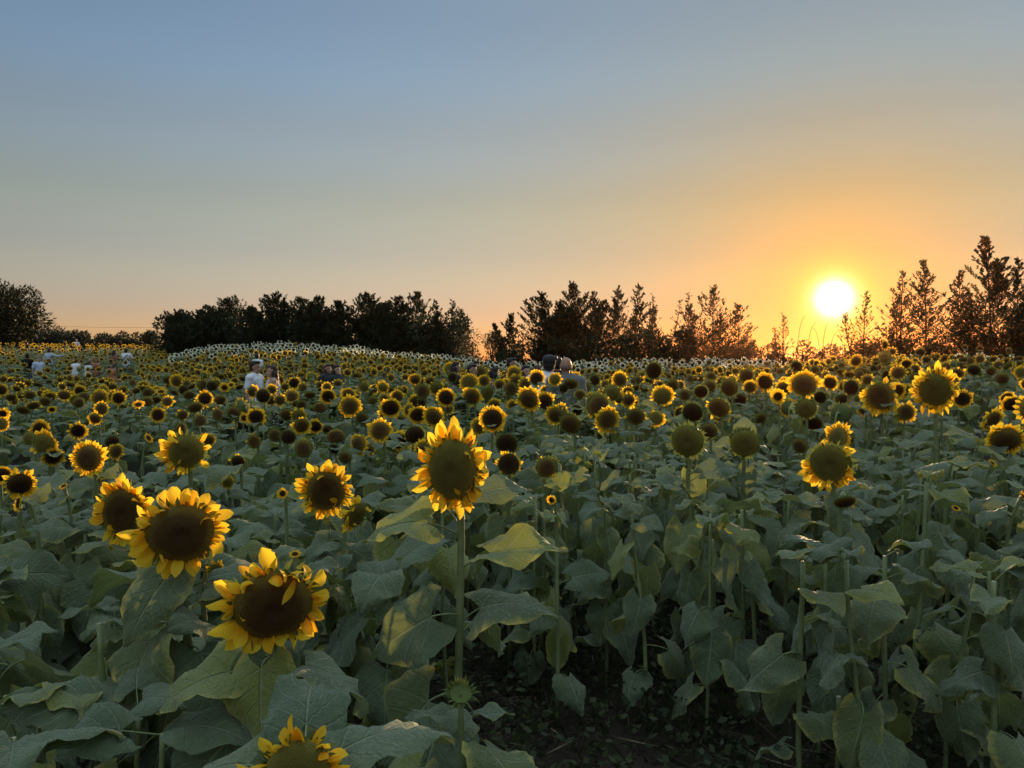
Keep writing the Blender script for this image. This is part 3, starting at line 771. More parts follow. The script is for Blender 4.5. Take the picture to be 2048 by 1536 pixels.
def leaf_az(a, near):
    # blades turn their faces to the open row in front, where the morning sun comes from
    a = a % 360
    if near and 20 < a < 160 and RNG.random() < 0.5: a = (a + 180) % 360
    return a
def leaf_roll(az, near):
    # side leaves bank a little towards the open row
    return math.radians(RNG.uniform(-8, 42 if near else 25) * math.cos(math.radians(az)) + RNG.normal(0, 8))
BASES = []          # stem feet, so that fill plants keep clear
STEM_Q = [0]
def stem_path(base, C, n, r, hook=True, npts=12):
    b = np.array(base); c = np.array(C); nn = np.array(n)
    end = c - nn * (0.42 * r)
    h = max(0.2, c[2] - b[2])
    back = c - nn * (r * 0.55 + 0.035) + np.array([0, 0, 0.035 if n[2] < 0.3 else -0.05])
    p1 = b + np.array([RNG.normal(0, 0.02), RNG.normal(0, 0.02), h * 0.45])
    low = back - np.array([nn[0] * 0.03, nn[1] * 0.03, 0.22 * h])
    P = np.vstack([bezier(b, p1, low - np.array([0, 0, 0.1 * h]), low, npts - 4)[:-1], bezier(low, low + np.array([0, 0, 0.14 * h]), back, end, 6)])
    return P

def sunflower(C, r, n, style, label, group, near=False, hi=False, nleaf=9, disc_kind=None, leaves=None, base=None, petal_list=None, roll=None, topleaf=True, disc_stretch=1.0, leaf_scale=1.0, leaf_from=0.25):
    """one plant: stem, leaves and flower_head (> disc, petals)"""
    nh = Vector((n.x, n.y, 0))
    if base is None:
        bx = C.x - nh.x * (0.05 + 0.6 * r) + RNG.normal(0, 0.03); by = C.y - nh.y * (0.05 + 0.6 * r) + RNG.normal(0, 0.03)
    else: bx, by = base
    bz = float(ground_z(bx, by)) - 0.02
    root = empty('sunflower', (bx, by, bz))
    tag(root, label, 'sunflower', group)
    BASES.append((bx, by))
    loc = lambda p: np.asarray(p) - np.array([bx, by, bz])
    P = stem_path((bx, by, bz), C, n, r)
    h = C.z - bz
    rb = 0.0078 + 0.011 * min(1.3, r / 0.1) * 0.5
    g = Geo()
    rad = np.interp(np.linspace(0, 1, len(P)), [0, 0.6, 0.85, 1], [rb * 1.15, rb, rb * 0.8, rb * 1.1])
    V, F = tube(loc(P), rad, 8 if hi else 6)
    g.add(V, F, 0)
    obj('stem', g.mesh('stem', [M_STEM]), root)
    # leaves up the stem
    lp = loc(P)
    if leaves is None:
        leaves = []
        a0 = RNG.uniform(0, 360)
        for k in range(nleaf):
            f = leaf_from + (0.90 - leaf_from) * (k + RNG.uniform(-0.2, 0.2)) / max(1, nleaf - 1)
            kind = random.choice(LEVEL if f > 0.76 else HANG if f < 0.6 else LEVEL + HANG)
            leaves.append((min(max(f, 0.05), 0.95), leaf_az(a0 + 137.5 * k + RNG.normal(0, 15), hi), kind, float(np.interp(f, [0.1, 0.4, 0.7, 0.95], [0.75, 1.1, 1.0, 0.62])) * RNG.uniform(0.8, 1.2) * leaf_scale, RNG.normal(0, 9)))
    zs = lp[:len(P) - 5, 2]
    for (f, az, kind, sc, tilt, *rl) in leaves:
        i = int(np.searchsorted(zs, f * h)); i = min(max(i, 1), len(zs) - 1)
        u = (f * h - zs[i - 1]) / max(1e-4, zs[i] - zs[i - 1]); q = lp[i - 1] * (1 - u) + lp[i] * u
        M = Matrix.Translation(q) @ Matrix.Rotation(math.radians(az), 4, 'Z') @ Matrix.Rotation(math.radians(-tilt), 4, 'Y') @ Matrix.Rotation(math.radians(rl[0]) if rl else leaf_roll(az, hi), 4, 'X') @ Matrix.Scale(sc, 4)
        obj('leaf', (LEAF_HI if hi else LEAF_MID)[kind], root, M)
    # head
    if roll is None: roll = RNG.uniform(-0.4, 0.4) if style in ('top', 'bottom', 'left', 'right') else RNG.uniform(0, 6.28)
    Mh = Matrix.Translation(loc(C)) @ frame(n, 0) @ Matrix.Scale(r, 4) @ Matrix.Scale(disc_stretch, 4, (0, 1, 0))
    cal = calyx_geo(900 + STEM_Q[0], 24, 0.36).mesh('calyx', [M_BRACT]) if near else CALYX[int(RNG.integers(0, 6))]
    STEM_Q[0] += 1
    head = obj('flower_head', cal, root, Mh)
    if style in ('fresh',):
        obj('disc', DISC_FRESH, head, Matrix.Rotation(roll, 4, 'Z'))
    else:
        dk = disc_kind if disc_kind is not None else int(RNG.choice([0, 0, 0, 2, 2, 1]))
        obj('disc', DISC_HERO[int(RNG.integers(0, 2))][dk] if near else DISCS[int(RNG.integers(0, 3))][dk], head, Matrix.Rotation(roll, 4, 'Z'))
    if near:
        rg = np.random.default_rng(int(1000 + C.x * 777 + C.z * 555))
        npet = 30
        for layer in range(2):
            for k in range(npet // 2 if layer else npet):
                phi = 2 * math.pi * (k + 0.5 * layer + rg.uniform(-0.25, 0.25)) / (npet // 2 if layer else npet)
                if not keep_petal(style, phi, rg): continue
                el = math.radians(rg.normal(14, 26)); 
                if rg.random() < 0.12: el = math.radians(rg.uniform(60, 125))       # a few petals have fallen forward over the disc
                obj('petal', PETALS[int(rg.integers(0, 12))], head, petal_matrix(phi, el, rg.normal(0, 0.45), 0.93, -0.03 - 0.04 * layer, rg.uniform(0.72, 1.15)))
    elif style != 'bare':
        key = 'half' if style in ('top', 'bottom', 'left', 'right', 'half') else style
        rr = {'top': 0, 'half': 0, 'bottom': math.pi, 'left': math.pi / 2, 'right': -math.pi / 2}.get(style, 0) + (RNG.uniform(-0.5, 0.5) if key == 'half' else RNG.uniform(0, 6.28))
        obj('petal_ring', RINGS[key][int(RNG.integers(0, len(RINGS[key])))], head, Matrix.Rotation(rr, 4, 'Z'))
    return root

# ------------------------------------------------------------------ catalogue of the flower heads one can pick out in the field
# px, py, disc width (photo pixels), petals left, yaw, pitch ; style letters: f full, t top half, b bottom, l left, r right, s sparse, n none, y young
ST = {'f': 'full', 't': 'top', 'b': 'bottom', 'l': 'left', 'r': 'right', 's': 'sparse', 'n': 'bare', 'y': 'fresh'}
CAT = '''
88 888 39 r|106 915 28 f 25|80 860 25 t|58 876 22 n -20|156 862 24 r|177 916 46 f|225 884 24 n|232 903 22 f 40|410 880 18 f 15|40 968 42 r 15|4 950 26 f|
199 795 22 f|237 796 20 f|225 774 14 f|246 780 11 f 35|157 805 20 n|168 793 14 s|203 817 16 f|190 837 20 b|277 809 12 y 0 45|322 783 11 y 0 55|104 819 9 y|332 740 11 f|335 803 18 b 0 25|365 830 18 s|
295 785 17 n|310 800 14 n|295 803 14 n|367 780 17 n|378 790 14 n|353 762 18 f|335 760 17 n|410 797 22 f|424 772 19 n|449 775 11 y|462 770 8 y 0 40|467 825 23 n|435 828 15 s|488 836 10 y|468 850 7 y|
512 834 26 f|505 783 18 r|526 792 25 n|543 780 17 t|541 800 12 f 0 50|583 792 16 f|596 808 14 n|603 810 17 n|573 829 24 n|597 832 22 r|603 851 26 b|550 870 25 n|577 874 27 n|508 883 24 s|607 897 31 n|
655 860 18 n|672 872 14 n|668 898 19 n|656 793 22 f|654 775 15 f|676 768 14 f|700 813 31 f|697 790 22 t|724 836 24 n|781 816 32 f|795 793 20 t|760 861 35 f|717 888 30 f -30|735 898 22 l|690 915 25 n|
766 775 18 f|782 755 15 f|728 773 18 n|695 745 14 f|748 744 16 f|476 923 25 s|565 987 11 y|836 830 28 f|867 834 30 f|830 870 36 n|850 900 30 l|985 838 38 f|988 810 20 t|892 795 27 f|873 776 23 b|845 783 25 n|
944 793 29 t|975 787 24 n 30|938 765 27 f|968 762 19 f|905 755 17 n|900 738 20 t|860 761 16 f|830 759 18 f|811 755 15 f|961 746 22 n|1022 778 24 n|1028 748 22 t|1032 762 20 f|1050 770 16 t|1057 798 35 f|
1090 805 28 t|1028 812 21 l|1110 759 20 f 25|1073 757 24 t 0 20|1093 784 20 f|1112 830 31 l|1140 848 40 n|1197 812 42 s|1013 888 40 n|1018 928 40 s|1093 935 38 s|1103 1000 10 y|1128 777 17 n|1142 768 16 n|1173 774 17 n|1153 820 21 n|
1215 840 34 f|1272 833 34 s|1312 837 25 b|1325 793 34 t|1223 786 31 n|1257 800 22 b|1240 760 23 l|1308 742 29 n|1402 784 25 n|1437 816 40 s|1385 825 38 n|1458 775 33 n|1420 772 22 n|1500 775 21 t|1398 740 14 f|1440 740 16 f|
1471 742 11 f|1422 753 18 n|1493 752 26 s|1530 765 26 t|1381 757 16 n|1417 862 33 n|1222 727 12 f|1236 724 12 f|1178 742 11 f|1608 770 43 t|1612 818 37 n|1556 793 16 y|1703 775 28 n 20|1660 766 22 t|1760 793 48 b|1640 795 22 n|
1907 765 16 f 45|1925 798 27 f|1812 825 28 b|1712 722 18 f|1770 690 14 f|1785 703 11 f|1770 716 22 n|1840 705 18 n|1853 719 14 t|1861 731 12 n|1868 740 18 n|1960 718 16 f|1998 730 14 f|1948 740 21 n|1982 742 16 n|2005 757 22 n|
2042 745 17 f|1930 695 15 n|1960 697 15 n|2018 702 16 n|1593 733 21 n|1630 740 17 n|1560 742 16 n|1985 926 9 y 60 40|1912 1016 9 y 30 50|2046 992 10 y 70 30|1690 1005 38 s 20 -50|1600 892 28 n|
297 876 11 y 60 30|127 972 9 y -40 50|205 953 8 y 30 40|5 828 14 y|2 780 18 f|3 848 20 f|455 965 18 t 0 20|418 880 18 f|535 1118 18 y 30 40|590 1108 12 y 0 60|430 1140 26 r 40|36 1006 18 y -60 10|
1535 728 12 n|1775 752 20 n|1830 755 18 n|1895 748 14 n|1735 760 16 t|1680 745 14 n|1345 770 22 n|1370 790 20 n|1480 800 22 n|1290 775 20 n|1190 760 18 n|1160 790 20 n|
22 795 14 n|60 790 13 n|90 803 14 n|45 820 14 n|128 790 14 f|75 770 12 n|140 770 12 n|265 765 13 n|390 815 15 n|400 840 14 s|620 790 14 n|640 815 16 n|560 800 14 f|440 800 15 n|745 800 18 n|800 840 20 n|920 775 16 n|1000 770 18 t
'''
HEROES = [   # px, py, disc width, style, yaw, pitch, disc material, real disc diameter, stretch, label
    (905, 939, 98, 'full', -8, -6, 1, 0.146, 1.24, 'tall lone sunflower with big olive seed disc and wilting petals on thick stem'),
    (361, 1066, 126, 'full', 10, -4, 0, 0.20, 0.92, 'broad dark-disc sunflower with bright yellow petals, overlapping a smaller one'),
    (247, 1025, 86, 'full', -18, -8, 0, 0.17, 1.12, 'dark-disc sunflower with ragged petals tucked behind a broader bloom'),
    (546, 1212, 148, 'full', 12, -14, 0, 0.20, 1.0, 'large brown-disc sunflower with drooping golden lower petals above heart-shaped leaves'),
    (594, 1558, 140, 'full', 0, 12, 1, 0.14, 1.0, 'sunflower cut by the bottom edge of the picture, showing upper petals'),
    (652, 982, 76, 'full', 5, -5, 0, 0.16, 1.0, 'round dark sunflower with full petals beside a turned-away smaller head'),
    (712, 1030, 46, 'left', 42, -18, 1, 0.09, 1.1, 'side-turned olive-disc sunflower with petals hanging down its near side'),
    (372, 904, 66, 'half', 0, -6, 1, 0.16, 1.0, 'olive-disc sunflower with shrivelled petals above a broad drooping leaf'),
    (1375, 882, 60, 'bare', -5, -5, 1, 0.15, 1.0, 'petal-less olive sunflower head rimmed with green bracts, larger of a near pair'),
    (1489, 886, 52, 'bare', 0, -3, 1, 0.15, 1.0, 'petal-less round sunflower head with pointed leaf rising behind it'),
    (1660, 928, 76, 'bottom', -8, -6, 1, 0.17, 0.95, 'backlit olive sunflower with curled lower petals over one heart-shaped leaf'),
    (1870, 780, 58, 'full', -5, -12, 1, 0.17, 1.15, 'tall yellow sunflower with bent neck standing highest beneath the conifers'),
]
COUNT = {'full': 'full-petalled yellow sunflower', 'top': 'sunflower petalled along upper rim', 'bottom': 'sunflower petalled along lower rim', 'left': 'one-sided sunflower', 'right': 'one-sided sunflower',
         'sparse': 'sunflower with few shrivelled petals', 'bare': 'petal-less dark-disc sunflower', 'fresh': 'small long-petalled sunflower', 'half': 'half-petalled sunflower'}
def zone(px):
    for x, t in ((330, 'left of the white-clad couple'), (600, 'before the white-clad couple'), (800, 'below the long-haired women'), (985, 'around the tall lone bloom'), (1250, 'before the bald man'),
                 (1540, 'left of the sun'), (1740, 'straight below the sun')):
        if px < x: return t
    return 'below the tall conifers'
def row_word(py): return 'near rows' if py > 860 else 'middle rows' if py > 775 else 'back rows'
def lab(style, px, py):
    s = f'{COUNT[style]}, {row_word(py)}, {zone(px)}'
    return s, f'{row_word(py)} sunflowers {zone(px)}'

def solve_depth(px, py, w, young=False):
    best = None
    Dp, hp = (0.15, 1.16) if not young else (0.062, 1.05)
    for d in np.geomspace(1.6, 30, 160):
        p = at(px, py, d); D = w * d / FPX
        h = p.z - float(ground_z(p.x, p.y))
        c = (math.log(D / Dp) / 0.28) ** 2 + ((h - hp) / 0.105) ** 2
        if best is None or c < best[0]: best = (c, d, D)
    return best[1], best[2]

HEADS = []          # every plant with a head: dict
for hx in HEROES:
    px, py, w, st, yaw, pit, dk, D, stretch, label = hx
    d = D * FPX / w
    C = at(px, py, d)
    HEADS.append(dict(C=C, r=D / 2, style=st, yaw=yaw, pitch=pit, dk=dk, label=label, w=w * 2, px=px, py=py, hero=True, stretch=stretch))
for e in CAT.replace('\n', '').split('|'):
    q = e.split()
    if not q: continue
    px, py, w = float(q[0]), float(q[1]), float(q[2]); st = ST[q[3]]
    yaw = float(q[4]) if len(q) > 4 else U(-18, 18)
    pit = float(q[5]) if len(q) > 5 else U(-24, 6)
    d, D = solve_depth(px, py, w, st == 'fresh')
    if st == 'fresh' and py > 860: d = min(6.0, max(2.2, (CAM_Z - 0.97) * FPX / (py - 725))); D = w * d / FPX
    for a_, b_, dd in PEOPLE_XY:          # heads that hide part of a person stand in front of that person
        if dd < 20 and abs(px - (1024 + FPX * a_ / b_)) < 34 and py > 752 and d > dd - 0.5: d = dd - U(0.5, 1.1); D = w * d / FPX
    C = at(px, py, d)
    HEADS.append(dict(C=C, r=D / 2, style=st, yaw=yaw, pitch=pit, dk=None, label=None, w=w * (3.2 if st == 'fresh' else 1), px=px, py=py, hero=False, stretch=U(0.92, 1.1)))

# leaves placed by hand on the nearest plants: height fraction, azimuth (0 picture right, 90 away, 180 left, 270 towards the camera), leaf shape, size, tilt
HERO_EXTRA = {
    905: dict(leaves=[(0.82, 195, 2, 0.86, 10, -30), (0.74, 350, 10, 0.85, 6, 25), (0.90, 10, 0, 0.62, 0, 12), (0.84, 130, 1, 0.7, 0), (0.60, 352, 8, 0.95, 0), (0.62, 205, 4, 1.0, 0), (0.56, 60, 3, 0.9, 0), (0.42, 215, 5, 1.1, 0), (0.36, 250, 9, 1.0, 0), (0.30, 150, 4, 1.0, 0)]),
    546: dict(leaves=[(0.80, 265, 5, 0.8, 0), (0.74, 205, 2, 0.9, 0), (0.72, 330, 1, 0.9, 0), (0.62, 235, 4, 1.15, 0), (0.55, 300, 9, 1.1, 0), (0.5, 180, 4, 1.1, 0), (0.46, 20, 3, 1.1, 0), (0.35, 270, 6, 1.1, 0)]),
    361: dict(leaves=[(0.84, 260, 4, 0.85, 0), (0.80, 175, 2, 0.95, 0), (0.78, 10, 1, 0.95, 0), (0.66, 225, 5, 1.2, 0), (0.6, 310, 4, 1.1, 0), (0.5, 260, 6, 1.15, 0), (0.45, 190, 5, 1.15, 0), (0.4, 340, 9, 1.0, 0), (0.3, 240, 5, 1.0, 0)]),
    594: dict(leaves=[(0.9, 20, 8, 1.0, 0), (0.88, 165, 2, 1.0, 0), (0.95, 100, 7, 0.9, 0), (0.7, 200, 3, 1.1, 0), (0.7, 340, 3, 1.1, 0)]),
    1660: dict(leaves=[(0.84, 272, 5, 0.62, 0), (0.83, 20, 10, 0.75, 0), (0.78, 165, 10, 0.8, 0), (0.72, 200, 2, 0.9, 0), (0.66, 340, 4, 1.0, 0), (0.62, 250, 5, 0.85, 0), (0.5, 100, 3, 0.8, 0), (0.42, 330, 9, 0.75, 0), (0.36, 215, 5, 0.7, 0), (0.25, 300, 6, 0.65, 0)]),
    1375: dict(leaves=[(0.86, 270, 6, 0.6, 0), (0.82, 10, 0, 0.75, 0), (0.76, 175, 10, 0.8, 0), (0.70, 330, 3, 0.9, 0), (0.62, 235, 4, 0.9, 0), (0.52, 300, 5, 0.8, 0), (0.42, 200, 9, 0.75, 0), (0.32, 280, 6, 0.75, 0), (0.22, 340, 5, 0.6, 0)]),
    1489: dict(leaves=[(0.97, 88, 8, 0.6, 50), (0.86, 265, 6, 0.58, 0), (0.8, 170, 10, 0.75, 0), (0.76, 15, 0, 0.8, 0), (0.66, 310, 4, 0.9, 0), (0.58, 225, 5, 0.9, 0), (0.48, 285, 9, 0.85, 0), (0.38, 340, 3, 0.7, 0), (0.28, 250, 5, 0.75, 0)]),
}

# ------------------------------------------------------------------ plant the field
def proj(p):
    q = Vector(p) - Vector((0, 0, CAM_Z)); dz = q.dot(FWD)
    return 1024 + q.x / dz * FPX, 768 - q.dot(UPV) / dz * FPX, dz
known = [(h['px'], h['py'], h['w'], h['C'].length) for h in HEADS]
KN = np.array(known)
kb = np.array([(h['C'].x, h['C'].y) for h in HEADS])
PX = np.array([(x, y) for x, y, d in PEOPLE_XY])
WHITES = []; LEAFY_MASS = []
def fill(r0, r1, step, rng):
    rows = []
    nx = int(2.2 * r1 / step)
    for iy in range(int(r1 / step) + 1):
        for ix in range(-nx // 2, nx // 2 + 1):
            x = ix * step + (step * 0.5 if iy % 2 else 0) + rng.normal(0, step * 0.22); y = iy * step + rng.normal(0, step * 0.22)
            r = math.hypot(x, y)
            if not (r0 <= r < r1) or y < 0.5: continue
            p = 1024 + FPX * x / y
            if -140 < p < 2190: rows.append((x, y, r, p))
    return rows
pts = fill(5.2, 12, 0.36, RNG) + fill(12, 24, 0.46, RNG) + fill(24, 64, 0.56, RNG)
def limit(p):      # how far the field runs before the trees
    return float(np.interp(p, [-200, 310, 345, 420, 560, 900, 960, 1500, 1600, 1750, 2200], [63, 62, 44, 42.5, 42, 40, 33, 33, 30, 26, 26]))
for x, y, r, p in pts:
    if r > limit(p): continue
    gz = float(ground_z(x, y))
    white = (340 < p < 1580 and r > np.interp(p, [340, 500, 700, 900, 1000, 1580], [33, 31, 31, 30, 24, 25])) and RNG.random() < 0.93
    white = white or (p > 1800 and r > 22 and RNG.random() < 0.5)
    gap = math.sin(x * 0.9 + 1.3 * math.sin(y * 0.35)) * math.sin(y * 0.55 + 0.8) > 0.72 and r > 10
    if gap: continue
    h = (1.13 + RNG.normal(0, 0.085)) if r < 14 else (1.12 + RNG.normal(0, 0.06))
    if p < 345 and r > 13: h = 1.05 + RNG.normal(0, 0.05)
    if r < 8.5: h -= 0.04
    D = RNG.uniform(0.095, 0.175) if not white else RNG.uniform(0.13, 0.17)
    C = Vector((x, y, gz + h))
    px, py, dz = proj(C)
    w = D * FPX / dz
    if len(PX) and np.min(np.hypot(PX[:, 0] - x, PX[:, 1] - y)) < 0.42: continue
    if any(abs(px - (1024 + FPX * a / b)) < 17 and dd - 2.6 < r < dd + 0.2 for a, b, dd in PEOPLE_XY if dd > 20): continue
    if not white:
        if np.min(np.hypot(kb[:, 0] - x, kb[:, 1] - y)) < 0.24: continue
        near = KN[KN[:, 3] > r - 0.2]
        if len(near) and np.any((np.abs(near[:, 0] - px) < (near[:, 2] + w) * 0.62) & (np.abs(near[:, 1] - py) < (near[:, 2] + w) * 0.62)): continue
        for a, b, dd in PEOPLE_XY:
            yl = 766 if dd < 12.2 else 777 if 13.3 < dd < 13.65 and abs(a + 4.3) < 1.0 else 752
            if dd < 20 and abs(px - (1024 + FPX * a / b)) < 30 and r < dd - 0.3 and py < yl:
                C.z = max(gz + 0.75, CAM_Z - (yl + 3 - 725 + w) / FPX * r); px, py, dz = proj(C)
    if r < 7.5:
        low = KN[(KN[:, 3] > r + 0.1) & (np.abs(KN[:, 0] - p) < 0.15 * FPX / r + KN[:, 2] * 0.4)]
        if len(low) and CAM_Z - (np.max(low[:, 1]) - 725) / FPX * r < h - 0.05: continue
    st = str(RNG.choice(['full', 'half', 'bare', 'sparse', 'top'], p=[0.40, 0.16, 0.24, 0.08, 0.12]))
    if r > 22: st = str(RNG.choice(['full', 'half', 'bare'], p=[0.72, 0.12, 0.16]))
    if p < 345 and r > 17 and not white and RNG.random() < 0.38: LEAFY_MASS.append(dict(C=C - Vector((0, 0, 0.04)), style='none', yaw=0.0)); continue
    if p > 980 and r < 9.5 and RNG.random() < 0.6: LEAFY_MASS.append(dict(C=C - Vector((0, 0, 0.08)), style='none', yaw=0.0)); continue
    e = dict(C=C, r=D / 2, style='full' if white else st, yaw=float(RNG.normal(0, 28)) if RNG.random() < 0.86 else float(RNG.uniform(60, 300)), pitch=float(RNG.uniform(-42, 10)), dk=None, label=None, w=w, px=px, py=py, hero=False, stretch=float(RNG.uniform(0.92, 1.1)))
    (WHITES if white else HEADS).append(e)

for a, b, dd in PEOPLE_XY:              # leafy plants standing right in front of each near person
    if dd > 20: continue
    yl = 768 if dd < 12.2 else 778 if 13.3 < dd < 13.65 and abs(a + 4.3) < 1.0 else 750
    for k in range(15):
        r = dd - RNG.uniform(0.45, 1.7); x = a / math.hypot(a, b) * r + RNG.uniform(-0.45, 0.45); y = math.sqrt(max(1.0, r * r - x * x))
        LEAFY_MASS.append(dict(C=Vector((x, y, CAM_Z - (yl + RNG.uniform(0, 14) - 725) / FPX * r + 0.02)), style='none', yaw=float(RNG.uniform(0, 360))))
def in_view(h): return -10 < h['px'] < 2058 and h['py'] < 1600
HEADS.sort(key=lambda h: -h['w'] if in_view(h) else 1000 - h['w'])
INDIV = HEADS[:298]; MASS = HEADS[298:]
ORD = ('first', 'second', 'third', 'fourth', 'fifth', 'sixth', 'seventh', 'eighth', 'ninth', 'tenth', 'eleventh', 'twelfth')
by_label = {}
for h in INDIV:
    if not h['label']:
        h['label'], h['group'] = lab(h['style'], h['px'], h['py']); by_label.setdefault(h['label'], []).append(h)
for v in by_label.values():                # alike flowers are told apart by their order in the row
    if 2 <= len(v) <= 12:
        for k, h in enumerate(sorted(v, key=lambda q: q['px'])): h['label'] += f', {ORD[k]} from left'
for h in INDIV:
    n = face_dir(h['C'], h['yaw'], h['pitch'])
    label, group = h['label'], h.get('group')
    dist = h['C'].length
    hero = h['hero'] and h['w'] > 80
    extra = {}
    if h['hero'] and HERO_EXTRA.get(round(h['px'])): extra = HERO_EXTRA[round(h['px'])]
    style = h['style']
    if style == 'half' and hero: style = 'left'
    kw = dict(near=hero, hi=dist < 4.6, nleaf=int(np.interp(dist, [2, 5, 9, 20], [9, 10, 9, 7])), disc_kind=h['dk'], disc_stretch=h['stretch'], leaf_scale=float(np.clip((h["C"].z - 0.2) / 1.0, 0.6, 1.05)) * (0.85 if h["px"] > 950 else 0.95))
    if style == 'fresh': kw.update(nleaf=6, leaf_scale=0.6)
    kw.update(extra)
    sunflower(h['C'], h['r'], n, style, label, group, **kw)

# leaf-only stalks of the near rows (their flowers were cut or never came)
def leafy(x, y, h, nleaf, label, group, hi=True, lscale=1.0, leaf_from=0.2, cut=True):
    bz = float(ground_z(x, y)) - 0.02
    root = empty('leafy_stalk', (x, y, bz)); tag(root, label, 'plant', group)
    BASES.append((x, y))
    top = np.array([RNG.normal(0, 0.05) * h, RNG.normal(0, 0.05) * h, h])
    P = bezier(np.zeros(3), np.array([RNG.normal(0, .03), RNG.normal(0, .03), h * .35]), top - np.array([0, 0, h * .3]), top, 9)
    g = Geo(); rb = U(0.0075, 0.0105)
    V, F = tube(P, np.linspace(rb * 1.1, rb * 0.8, 9), 7)
    g.add(V, F[0], 0); g.F.append((F[1], 1)); g.F.append((F[2], 0))
    obj('stem', g.mesh('stem', [M_STEM, M_CUT]), root)
    a0 = RNG.uniform(0, 360)
    for k in range(nleaf):
        f = min(0.995, leaf_from + (1.12 - leaf_from) * k / max(1, nleaf - 1))
        i = min(8, max(1, int(f * 8) + 1)); u = f * 8 - (i - 1); q = P[i - 1] * (1 - u) + P[i] * u
        kind = random.choice([0, 7, 8, 10] if f > 0.94 else LEVEL if f > 0.84 else HANG)
        sc = float(np.interp(f, [0.1, 0.4, 0.75, 0.97], [0.7, 1.1, 1.05, 0.75])) * U(0.8, 1.2) * lscale
        obj('leaf', (LEAF_HI if hi else LEAF_MID)[kind], root, Matrix.Translation(q) @ Matrix.Rotation(math.radians(leaf_az(a0 + 137.5 * k + RNG.normal(0, 16), hi)), 4, 'Z') @ Matrix.Rotation(math.radians(RNG.normal(0, 10)), 4, 'Y') @ Matrix.Rotation(leaf_roll(a0 + 137.5 * k, hi), 4, 'X') @ Matrix.Scale(sc, 4))
    return root
STALKS = {}
for x, y, r, p in fill(1.9, 6.4, 0.33, np.random.default_rng(11)):
    if p > 830 and r < np.interp(p, [830, 960, 1350, 1600, 1900, 2100], [2.4, 3.5, 2.9, 2.7, 2.55, 2.3]): continue
    if r < 2.25 and p > 60: continue
    if p < 880 and RNG.random() < 0.36: continue
    B = np.array(BASES)
    if np.min(np.hypot(B[:, 0] - x, B[:, 1] - y)) < 0.15: continue
    h = float(np.interp(r, [1.9, 2.6, 4, 6.4], [0.55, 0.66, 0.84, 0.92])) * U(0.85, 1.18) * (0.86 if p < 560 else 1.0)
    if p > 880: h = U(0.86, 1.12) if r < 4.6 else U(0.85, 1.0)
    where = zone(p)
    near = KN[(KN[:, 3] > r) & (np.abs(KN[:, 0] - p) < 0.17 * FPX / r + KN[:, 2] * 0.4)]
    if len(near):                            # keep the flower heads behind in view
        h = max(0.38, min(h, (CAM_Z - (np.max(near[:, 1] + near[:, 2] * 0.55) - 725) / FPX * r) * 0.90))
    lf = leafy(x, y, h, int(RNG.integers(8, 11)), 'flowerless leafy stalk, ' + ('front row' if r < 3.2 else 'second row' if r < 4.6 else 'deeper row' if r < 5.5 else 'deepest row') + ', ' + where, 'flowerless stalks ' + where, hi=r < 4.2, lscale=0.95 if p < 800 else 0.64, leaf_from=0.2 if p < 800 else 0.24)
    STALKS.setdefault(lf['label'], []).append((p, lf))
for v in STALKS.values():
    if 2 <= len(v) <= 12:
        for k, (p, lf) in enumerate(sorted(v, key=lambda q: q[0])): lf['label'] = lf['label'] + f', {ORD[k]} from left'

# ---- the mass of plants farther back, too many and too small to pick apart
def plant_template(rng, style, detail, petal_len=None, r=0.075):
    """materials: 0 leaf 1 stem 2 petal 3 disc 4 bract ; face towards -Y, height 1.15, disc radius .075"""
    g = Geo()
    h = 1.15
    pitch = math.radians(rng.uniform(-50, 14)); n = Vector((0, -math.cos(pitch), math.sin(pitch))); C = Vector((0, 0, h))
    hs = h if style != 'none' else h * 0.86
    P = np.array([[0, 0.09, -0.05], [rng.normal(0, .02), 0.09, hs * 0.55], [0, 0.085, hs * 0.9], [0, 0.06, hs + 0.03], [0, 0.03, hs]])
    V, F = tube(P, [0.012, 0.012, 0.01, 0.009, 0.012], 4 if detail else 3, closed=False); g.add(V, F, 1)
    nl = 10 if detail == 2 else 8 if detail else 6
    a0 = rng.uniform(0, 6.28)
    for k in range(nl):
        f = (0.35 if detail == 2 else 0.5) + 0.5 * k / (nl - 1)
        ri, ti, dr, fo = LEAF_KINDS[int(rng.choice(LEVEL if f > 0.6 else HANG))]
        lg = leaf_geo(rng, 4 if detail == 2 else 3 if detail else 2, 2, petiole=detail == 2, L=0.23 * rng.uniform(0.8, 1.15), W=0.10 * rng.uniform(0.9, 1.2), pet=0.10, rise=ri, tilt=ti, droop=dr, fold=fo, wave=0.006, sides=3)
        for A in lg.A: A = A
        lg.A = [np.column_stack([A[:, :2], np.full(len(A), rng.random())]) for A in lg.A]
        M = Matrix.Translation((0, 0.09, f * h * 0.93)) @ Matrix.Rotation(a0 + 2.4 * k, 4, 'Z') @ Matrix.Scale(float(np.interp(f, [0.3, 0.7, 1], [1.05, 1.0, 0.7])), 4)
        g.merge(lg, np.array(M))
    if style == 'none': return g
    Mh = np.array(Matrix.Translation(C) @ frame(n) @ Matrix.Scale(r, 4))
    g.merge(disc_geo(int(rng.integers(1e6)), 0.25, 5 if detail else 3, 14 if detail else 9, 0.05), Mh, 3)
    if style != 'bare':
        g.merge(ring_geo(style, int(rng.integers(1e6)), npet=15 if detail == 2 else 12 if detail else 10, low=True, petal_len=petal_len), Mh, 2)
    g.merge(calyx_geo(int(rng.integers(1e6)), 12 if detail else 7, 0.34, low=True), Mh, 4)
    return g
